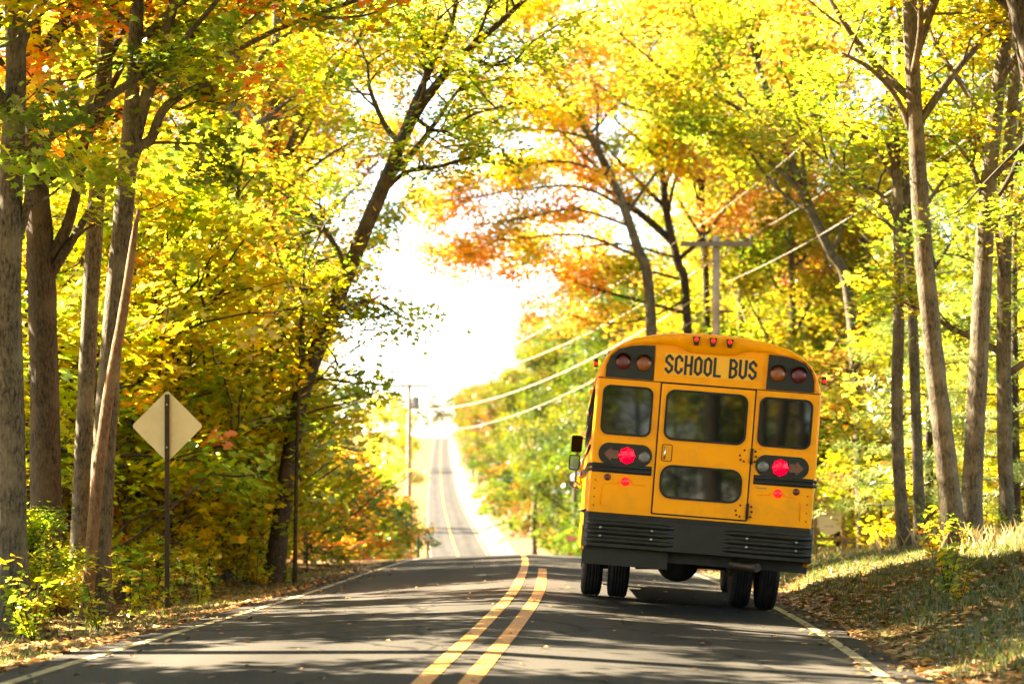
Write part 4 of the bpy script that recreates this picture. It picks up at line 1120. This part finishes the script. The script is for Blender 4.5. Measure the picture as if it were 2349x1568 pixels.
def conifer(seed, h, r, pal='pine'):
    rng = np.random.default_rng(seed)
    T = empty("pine_tree"); 
    MB().tube([(0, 0, -.2), (.05, 0, h * .5), (0, 0, h)], [r, r * .6, .02], 8).build("trunk", M['bark_dark'], T)
    C = []
    for k in range(46):
        f = .12 + .86 * k / 46; az = k * 2.4
        ln = (1 - f) * h * .30 + .4
        br = MB(); a = np.array([0, 0, f * h]); d = np.array([math.cos(az), math.sin(az), .05 + .3 * f])
        pts = [a + d * ln * t + np.array([0, 0, -.12 * ln * t * t]) for t in np.linspace(0, 1, 5)]
        br.tube(pts, [.03, .025, .02, .012, .006], 4, False); br.build("branch", M['bark_dark'], T)
        for t in np.linspace(.25, 1, max(3, int(ln * 3))):
            C.append(a + d * ln * t + np.array([0, 0, -.12 * ln * t * t]) + rng.normal(0, .12, 3))
    C = np.array(C)
    me = leaf_mesh("crown", C, rng.uniform(.3, .5, len(C)), pick(pal, len(C), rng), 70, .20, .45, rng, width=.10, updir=.1)
    tag(link("crown", me, M['needle'], T), kind="stuff")
    return T

protos = {
    'gold': proto("maple_tree", 31, 15, .20, 'gold', 'lime', 4.6, 15, .22, .16, .68, 66),
    'green': proto("maple_tree", 32, 14, .19, 'green', 'lime', 4.4, 15, .22, .16, .68, 66),
    'orange': proto("maple_tree", 33, 14, .20, 'orange', 'gold', 4.8, 15, .25, .16, .68, 66),
    'amber': proto("oak_tree", 34, 16, .24, 'amber', 'mixed', 5.0, 15, .28, .16, .68, 66, 'bark_dark'),
    'lime': proto("birch_tree", 35, 13, .15, 'lime', 'gold', 3.8, 15, .2, .155, .64, 62),
    'tall': proto("maple_tree", 38, 19, .22, 'mixed', 'amber', 5.2, 15, .42, .15, .66, 76),
    'open': proto("maple_tree", 37, 13, .17, 'lime', 'green', 4.4, 11, .3, .19, .52, 95, 'bark', 1.9),  # sparse clumped crown, shaped to let sun flecks through
    'pine': conifer(36, 11, .16),
    'sap1': proto("sapling", 41, 4.2, .04, 'bright', 'lime', 1.7, 11, .12, .115, .42, 33, 'bark_dark', 2, 5, .12),
    'sap2': proto("sapling", 42, 5.2, .045, 'lime', 'mixed', 1.9, 12, .12, .115, .42, 33, 'bark_dark', 2, 5, .12),
    'sap3': proto("sapling", 43, 3.0, .03, 'bright', 'lime', 1.4, 10, .1, .105, .36, 32, 'bark_dark', 2, 5, .1),
    'shr1': proto("shrub", 44, 2.4, .04, 'orange', 'red', 1.5, 12, .04, .12, .42, 42, 'bark_dark', 2.4, 5, .35),
    'shr2': proto("shrub", 45, 2.2, .04, 'lime', 'green', 1.5, 12, .04, .12, .42, 42, 'bark_dark', 2.4, 5, .35),
    'shr3': proto("shrub", 46, 1.2, .02, 'lime', 'bright', .8, 9, .05, .085, .26, 28, 'bark_dark', 2.2, 5, .35),
}
used = set()
def place(kind, x, y, s, rz, label, cat, group, zs=1.0, tint=(1, 1, 1)):
    o = protos[kind]
    if kind in used: o = copy_tree(o)
    used.add(kind)
    o.location = (x, y, hz(x, y)); o.scale = (s, s, s * zs); o.rotation_euler = (0, 0, rz)
    tag(o, label, cat, group)
    for ch in o.children:
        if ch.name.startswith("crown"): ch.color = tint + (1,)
    return o
R_ = random.Random(77)
LAB = {'gold': ("golden maple", "tree"), 'green': ("green leafy maple", "tree"), 'orange': ("orange maple", "tree"), 'amber': ("amber oak", "tree"), 'lime': ("yellow-green birch", "tree"), 'pine': ("green feathery pine", "tree"), 'tall': ("tall long-trunked maple", "tree"), 'open': ("open-crowned lime maple", "tree"),
       'sap1': ("golden sapling", "sapling"), 'sap2': ("tall lime-yellow sapling", "sapling"), 'sap3': ("small yellow sapling", "sapling"), 'shr1': ("red and orange shrub", "shrub"), 'shr2': ("yellow-green shrub", "shrub"), 'shr3': ("low yellow-leaved bush", "shrub")}
def wood(kinds, spots, where, grp, s0=.85, s1=1.15, zs=1.0, tone=(1, 1, 1)):  # tone darkens the leaf colour of groups the sun would overexpose
    R_ = random.Random(zlib.crc32(where.encode()))
    spots = [q for q in spots if not (22 < q[1] < 63 and 0.116 < q[0] / q[1] < 0.150)]      # the clearing in front of the wooden sign
    for i, (x, y) in enumerate(spots):
        k = kinds[i % len(kinds)] if not isinstance(kinds, str) else kinds
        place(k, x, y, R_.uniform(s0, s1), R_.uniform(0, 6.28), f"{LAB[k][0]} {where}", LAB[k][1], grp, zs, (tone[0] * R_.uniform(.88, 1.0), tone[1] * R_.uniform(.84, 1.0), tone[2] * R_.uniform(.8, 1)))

def scatter(n, x0, x1, y0, y1, mind, seed, side):
    r = random.Random(seed); pts = []
    for _ in range(n * 60):
        y = r.uniform(y0, y1); d = r.uniform(x0, x1)
        x = float(XC(y)) + side * d
        if all((x - a) ** 2 + (y - b) ** 2 > mind * mind for a, b in pts): pts.append((x, y))
        if len(pts) >= n: break
    return pts

wood(('gold', 'lime', 'green', 'lime', 'amber', 'gold'), scatter(1, 8.5, 10.5, 44, 49, 2.5, 41, -1) + scatter(3, 12.0, 18, 64, 98, 5.0, 1, -1) + scatter(9, 21, 34, 74, 125, 5.0, 71, -1), "deep in the wood left of the road", "wood left of the road")
wood('tall', [(-8.3, 58), (-7.6, 69), (-9.5, 79), (-11.5, 66), (-8.6, 90), (-6.7, 77), (-7.0, 63)], "rising behind the arching maple", "tall maples left of the crest", .9, 1.1)
wood(('lime', 'orange', 'gold', 'green'), scatter(3, 10.5, 12.5, 98, 125, 6.0, 31, -1), "at the wood's edge left of the road", "trees along the left wood's edge", .8, 1.0)
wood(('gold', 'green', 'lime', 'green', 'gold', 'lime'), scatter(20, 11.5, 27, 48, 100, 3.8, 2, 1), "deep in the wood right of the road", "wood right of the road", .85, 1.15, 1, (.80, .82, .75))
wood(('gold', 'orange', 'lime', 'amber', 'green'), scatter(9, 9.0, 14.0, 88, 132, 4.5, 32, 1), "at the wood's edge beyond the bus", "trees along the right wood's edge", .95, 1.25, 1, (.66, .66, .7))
wood('open', scatter(4, 8.5, 15, 15, 33, 4.5, 3, -1) + [(-8.2, 18.5), (-7.6, 13.5), (-12.4, 27.5)], "out of sight left of the camera", "trees beside the camera", .8, 1.0)  # unseen trees added to break the sun into streaks on the near road
wood(('gold', 'lime', 'green'), scatter(5, 7.5, 17, 10, 32, 4.5, 4, 1), "out of sight right of the camera", "trees beside the camera")
wood(('green', 'amber', 'gold', 'lime'), scatter(3, 17, 26, -60, -22, 5.0, 5, -1) + scatter(12, 6.0, 12, -45, 8, 4.2, 6, 1), "behind the camera", "trees behind the camera", 1.0, 1.25)
wood(('green', 'amber', 'green', 'lime'), [(x, -48 - 4 * math.sin(x) - (i % 2) * 7) for i, x in enumerate(np.arange(-27, 30, 4.2))], "where the road bends out of the wood behind the camera", "trees behind the camera", 1.0, 1.25)
wood(('shr2', 'sap2'), [(x, -42 - 3 * math.cos(x)) for x in np.arange(-18, 20, 2.4)], "at the bend behind the camera", "bushes behind the camera", 1.3, 2.0)
wood('pine', [at2(2130, 600, 46)[:2], at2(1990, 600, 52)[:2], at2(2330, 600, 43)[:2]], "among the trunks on the right bank", "pines on the right bank", .6, .8)
wood(('sap1', 'sap2', 'sap2', 'sap1', 'sap3'), scatter(52, 5.6, 15, 36, 66, 1.1, 7, -1), "in the understorey behind the diamond sign", "understorey saplings left of the road", .8, 1.45)
wood(('sap2', 'sap1', 'sap3'), scatter(28, 7.8, 17, 44, 80, 1.5, 8, 1), "in the understorey right of the bus", "understorey saplings right of the road", .8, 1.4)
wood(('sap1', 'sap2', 'sap1'), [at2(u, 1200, Y)[:2] for u, Y in ((430, 42), (480, 41), (520, 43), (560, 42.5), (600, 44), (450, 44), (540, 45), (330, 40), (380, 39))], "in front of the upright maple trunks", "saplings before the upright maples", .8, 1.3)
wood(('shr3', 'sap3'), scatter(9, 4.9, 6.6, 37, 56, .9, 9, -1), "at the edge of the left verge", "bushes on the left verge", .45, .8)
wood(('shr2', 'shr3'), [at2(u, 1300, Y)[:2] for u, Y in ((60, 27), (130, 28.5), (20, 29), (150, 31))], "between the leftmost trunks", "bushes between the leftmost trunks", .28, .5)
wood(('shr2', 'shr1', 'shr2', 'shr3'), scatter(20, 5.8, 9.5, 60, 135, 2.2, 10, -1), "beside the road beyond the crest, left", "shrubs beyond the crest on the left", .8, 1.4)
wood('shr1', scatter(8, 5.6, 8.0, 74, 130, 2.5, 11, -1), "beside the utility pole left of the dip", "red shrubs by the utility pole", .8, 1.3)
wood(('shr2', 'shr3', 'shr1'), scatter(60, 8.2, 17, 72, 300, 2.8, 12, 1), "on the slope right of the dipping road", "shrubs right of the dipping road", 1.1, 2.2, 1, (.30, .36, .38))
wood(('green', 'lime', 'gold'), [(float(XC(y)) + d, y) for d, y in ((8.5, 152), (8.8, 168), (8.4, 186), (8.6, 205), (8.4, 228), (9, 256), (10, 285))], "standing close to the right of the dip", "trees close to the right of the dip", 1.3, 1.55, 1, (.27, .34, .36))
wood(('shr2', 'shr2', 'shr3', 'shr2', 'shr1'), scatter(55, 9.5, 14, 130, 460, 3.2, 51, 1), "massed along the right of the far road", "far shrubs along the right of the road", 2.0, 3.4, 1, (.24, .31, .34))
wood(('green', 'amber'), [(float(XC(y)) - d, y) for d, y in ((8.5, 322), (10, 334), (9, 655), (11, 668), (9, 690))], "shading the far road from its left", "trees shading the far road", .8, 1.1)
wood(('orange', 'gold', 'green', 'orange'), [(float(XC(1240)) + d, 1190 + 11 * (i % 5)) for i, d in enumerate(list(range(-60, -5, 4)) + list(range(-4, 20, 3)))], "closing the view where the far road tops the rise", "trees at the top of the rise", 1.0, 1.5, 1, (.2, .2, .22))
# far trees
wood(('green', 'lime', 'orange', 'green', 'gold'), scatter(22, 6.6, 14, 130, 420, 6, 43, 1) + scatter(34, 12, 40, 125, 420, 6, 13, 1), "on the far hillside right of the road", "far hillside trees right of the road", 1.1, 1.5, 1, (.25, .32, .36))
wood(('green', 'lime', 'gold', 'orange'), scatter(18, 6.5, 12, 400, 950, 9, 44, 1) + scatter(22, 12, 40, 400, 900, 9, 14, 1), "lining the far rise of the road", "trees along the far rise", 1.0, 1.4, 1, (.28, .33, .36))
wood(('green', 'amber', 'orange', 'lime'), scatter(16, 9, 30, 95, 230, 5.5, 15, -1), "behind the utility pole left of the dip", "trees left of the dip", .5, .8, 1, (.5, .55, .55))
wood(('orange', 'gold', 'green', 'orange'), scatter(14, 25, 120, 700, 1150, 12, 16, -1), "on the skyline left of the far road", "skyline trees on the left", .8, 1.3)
wood(('orange', 'gold', 'green'), scatter(12, 8, 60, 1080, 1200, 8, 17, 1), "on the skyline at the far road's end", "skyline trees at the road's end", .8, 1.3)
for k in list(protos):
    if k not in used: bpy.data.objects.remove(protos[k])

# ------------------------------------------------------------------ ground cover
def ground_leaves(name, n, side, y0, y1, d0, d1, cols, size, seed, lift=.015, label=None, cat=None, matl='litter', power=1.0):
    rng = np.random.default_rng(seed)
    y = y0 + (y1 - y0) * rng.random(n) ** 1.2
    d = d0 + (d1 - d0) * rng.random(n) ** power
    x = XC(y) + side * d
    C = np.stack([x, y, height(x, y) + lift], 1)
    cc = np.array(cols)[rng.integers(0, len(cols), n)]
    me = leaf_mesh(name, C, np.full(n, .01), cc, 1, size, .3, rng, .75, .72)
    o = link(name, me, M[matl]); tag(o, label, cat, None, "stuff"); return o
lc = [(.26, .15, .06), (.36, .22, .10), (.20, .11, .045), (.42, .29, .14), (.42, .19, .04), (.13, .075, .03)]
ground_leaves("fallen_leaves", 38000, 1, 14, 60, 3.45, 13, lc, .10, 1, label="dry fallen leaves strewn over the right bank", cat="fallen leaves", power=1.3)
ground_leaves("fallen_leaves", 42000, -1, 16, 62, 3.45, 12, lc, .10, 2, label="dry fallen leaves strewn under the left trees", cat="fallen leaves", power=1.2)
ground_leaves("fallen_leaves", 260, 1, 15, 40, 2.9, 3.5, lc, .07, 3, label="few fallen leaves on the right edge of the asphalt", cat="fallen leaves")
ground_leaves("fallen_leaves", 300, -1, 15, 50, 2.7, 3.5, lc, .07, 4, label="few fallen leaves on the left edge of the asphalt", cat="fallen leaves")

def grass(name, n, side, y0, y1, d0, d1, h0, h1, seed, label, cols, power=1.0, tuft=6, clump=.12):
    rng = np.random.default_rng(seed)
    m = n // tuft
    y = y0 + (y1 - y0) * rng.random(m) ** 1.3; d = d0 + (d1 - d0) * rng.random(m) ** power
    keep = (np.sin(d * 2.3 + y * .9) + np.sin(y * 2.1 - d * 1.3) + rng.normal(0, .8, m)) > -.6
    y, d = y[keep], d[keep]; m = len(y)
    y = np.repeat(y, tuft) + rng.normal(0, clump * .5, m * tuft); d = np.repeat(d, tuft) + rng.normal(0, clump * .5, m * tuft)
    d = np.maximum(d, PAVE + .06)
    x = XC(y) + side * d; z = height(x, y) - .01
    L = len(x)
    az = rng.uniform(0, 2 * PI, L); h = rng.uniform(h0, h1, L) * np.clip((d - PAVE) * 1.4 + .25, .25, 1); w = rng.uniform(.004, .009, L)
    lean = h * rng.uniform(.1, .7, L)
    bx, by_ = np.cos(az), np.sin(az)
    V = np.stack([np.stack([x - by_ * w, y + bx * w, z], 1), np.stack([x + by_ * w, y - bx * w, z], 1),
                  np.stack([x + bx * lean * .4 + by_ * w * .7, y + by_ * lean * .4 - bx * w * .7, z + h * .6], 1),
                  np.stack([x + bx * lean, y + by_ * lean, z + h], 1)], 1).reshape(-1, 3)
    me = bpy.data.meshes.new(name)
    me.vertices.add(4 * L); me.vertices.foreach_set("co", V.astype('f').ravel())
    me.loops.add(4 * L); me.loops.foreach_set("vertex_index", np.arange(4 * L, dtype='i'))
    me.polygons.add(L); me.polygons.foreach_set("loop_start", np.arange(0, 4 * L, 4, dtype='i')); me.polygons.foreach_set("loop_total", np.full(L, 4, 'i'))
    c = np.array(cols)[rng.integers(0, len(cols), L)] * (1 + rng.normal(0, .15, (L, 1)))
    c = np.concatenate([np.clip(c, .005, .9), np.ones((L, 1))], 1)
    a = me.color_attributes.new("tint", 'FLOAT_COLOR', 'POINT'); a.data.foreach_set("color", np.repeat(c, 4, 0).astype('f').ravel())
    me.update(); me.validate()
    tag(link(name, me, M['leaf']), label, "grass", None, "stuff")
ground_leaves("fallen_leaves", 240, 1, 15, 58, -2.7, 2.8, lc, .06, 5, label="stray fallen leaves blown onto the lanes", cat="fallen leaves")
gc = [(.10, .14, .025), (.15, .17, .04), (.07, .10, .02), (.22, .19, .06)]
dc = [(.34, .24, .10), (.28, .21, .085), (.40, .30, .14), (.18, .17, .05)]
grass("grass", 70000, 1, 14.5, 46, 3.5, 8.5, .04, .13, 1, "short green grass on the right bank", gc, 1.0)
grass("grass", 22000, -1, 16, 52, 3.5, 6.0, .03, .10, 2, "short green grass along the left verge", gc, 1.2)
grass("dry_grass", 2600, 1, 28, 44, 6.0, 9.5, .12, .42, 3, "tall straw-coloured grass below the right-bank trunks", dc, 1.0, 10, .25)
grass("grass", 9000, 1, 48, 95, 3.9, 9, .15, .4, 4, "grass on the verge beyond the bus", gc + dc, 1.0)

# leafy weeds: one thing each
def weed(seed, pal):
    rng = np.random.default_rng(seed)
    T = empty("roadside_weed"); C = []
    for k in range(5):
        a = rng.uniform(0, 6.28); h = rng.uniform(.35, .75); s = MB()
        pts = [(math.cos(a) * .18 * t, math.sin(a) * .18 * t, h * t) for t in np.linspace(0, 1, 5)]
        s.tube(pts, [.006, .006, .005, .004, .003], 4, False); s.build("stem", M['bark_dark'], T)
        C += [np.array(p) for p in pts[1:]]
    me = leaf_mesh("foliage", C, np.full(len(C), .10), pick(pal, len(C), rng), 7, .09, .8, rng, .5, .4)
    tag(link("foliage", me, M['leaf'], T), kind="stuff")
    return T
wp = [weed(1, 'lime'), weed(2, 'green'), weed(3, 'gold')]
first = [True] * 3
for i, (x, y) in enumerate(scatter(34, 4.3, 6.3, 19, 45, .4, 20, -1) + [q for q in scatter(20, 4.4, 8.5, 20, 44, .7, 21, 1) if not 0.116 < q[0] / q[1] < 0.150]):
    o = wp[i % 3]
    if not first[i % 3]: o = copy_tree(o)
    first[i % 3] = False
    o.location = ground_at(x, y); o.rotation_euler = (0, 0, R_.uniform(0, 6)); s = R_.uniform(.6, 1.2); o.scale = (s, s, s)
    sd = "left verge" if i < 34 else "right bank"
    tag(o, f"{('pale green', 'dark green', 'yellowing')[i % 3]} leafy weed growing on the {sd}", "weed", f"weeds on the {sd}")

# fallen sticks and logs on the right bank
def stick(rows, Y, r, label, cat, m):
    p = [at(u, v, Y) for u, v in rows]
    p = np.array([[q[0], q[1] + .15 * k, 0] for k, q in enumerate(p)])
    p[:, 2] = height(p[:, 0], p[:, 1]) + r * .8
    o = MB().tube(catmull(p, 14), np.linspace(r, r * .5, 14), 6, True, .08, np.random.default_rng(3)).build("fallen_branch", M[m])
    return tag(o, label, cat)
stick([(930, 659), (955, 664), (985, 671), (1030, 682)], 17.0, .018, "pale thin stick lying in the grass at the right roadside", "branch", 'bark_red')
stick([(842, 545), (860, 540), (885, 532)], 58, .10, "grey log lying on the ground right of the cream sign", "log", 'stump')
stick([(985, 528), (1005, 522), (1030, 516)], 36, .06, "bare branch lying in sunlit leaves on the bank", "branch", 'stump')


# ------------------------------------------------------------------ labels: where a few look-alikes share one, count them along the road
WORDS = (("out of sight left of the camera", "on the near left verge, before the leftmost trunks"), ("out of sight right of the camera", "on the near right bank, before the bus"),
         ("where the road bends out of the wood behind the camera", "where the road bends, well behind the bus"), ("at the bend behind the camera", "at the road bend well behind the bus"),
         ("beside the camera", "over the near road"), ("behind the camera", "along the road well behind the bus"))
for o in bpy.data.objects:
    if o.parent is None:
        for key in ("label", "group"):
            if key in o:
                for w0, w1 in WORDS:
                    if w0 in o[key]: o[key] = o[key].replace(w0, w1); break
by_label = {}
for o in bpy.data.objects:
    if o.parent is None and "label" in o and "group" in o: by_label.setdefault(o["label"], []).append(o)
ORD = ("first", "second", "third", "fourth", "fifth", "sixth", "seventh", "eighth", "ninth", "tenth")
for lb, os_ in by_label.items():
    if 1 < len(os_) <= 10 and len(lb.split()) <= 10:
        for k, o in enumerate(sorted(os_, key=lambda q: q.location.y)):
            o["label"] = f"{lb}, {ORD[k]} of {len(os_)} along the road"
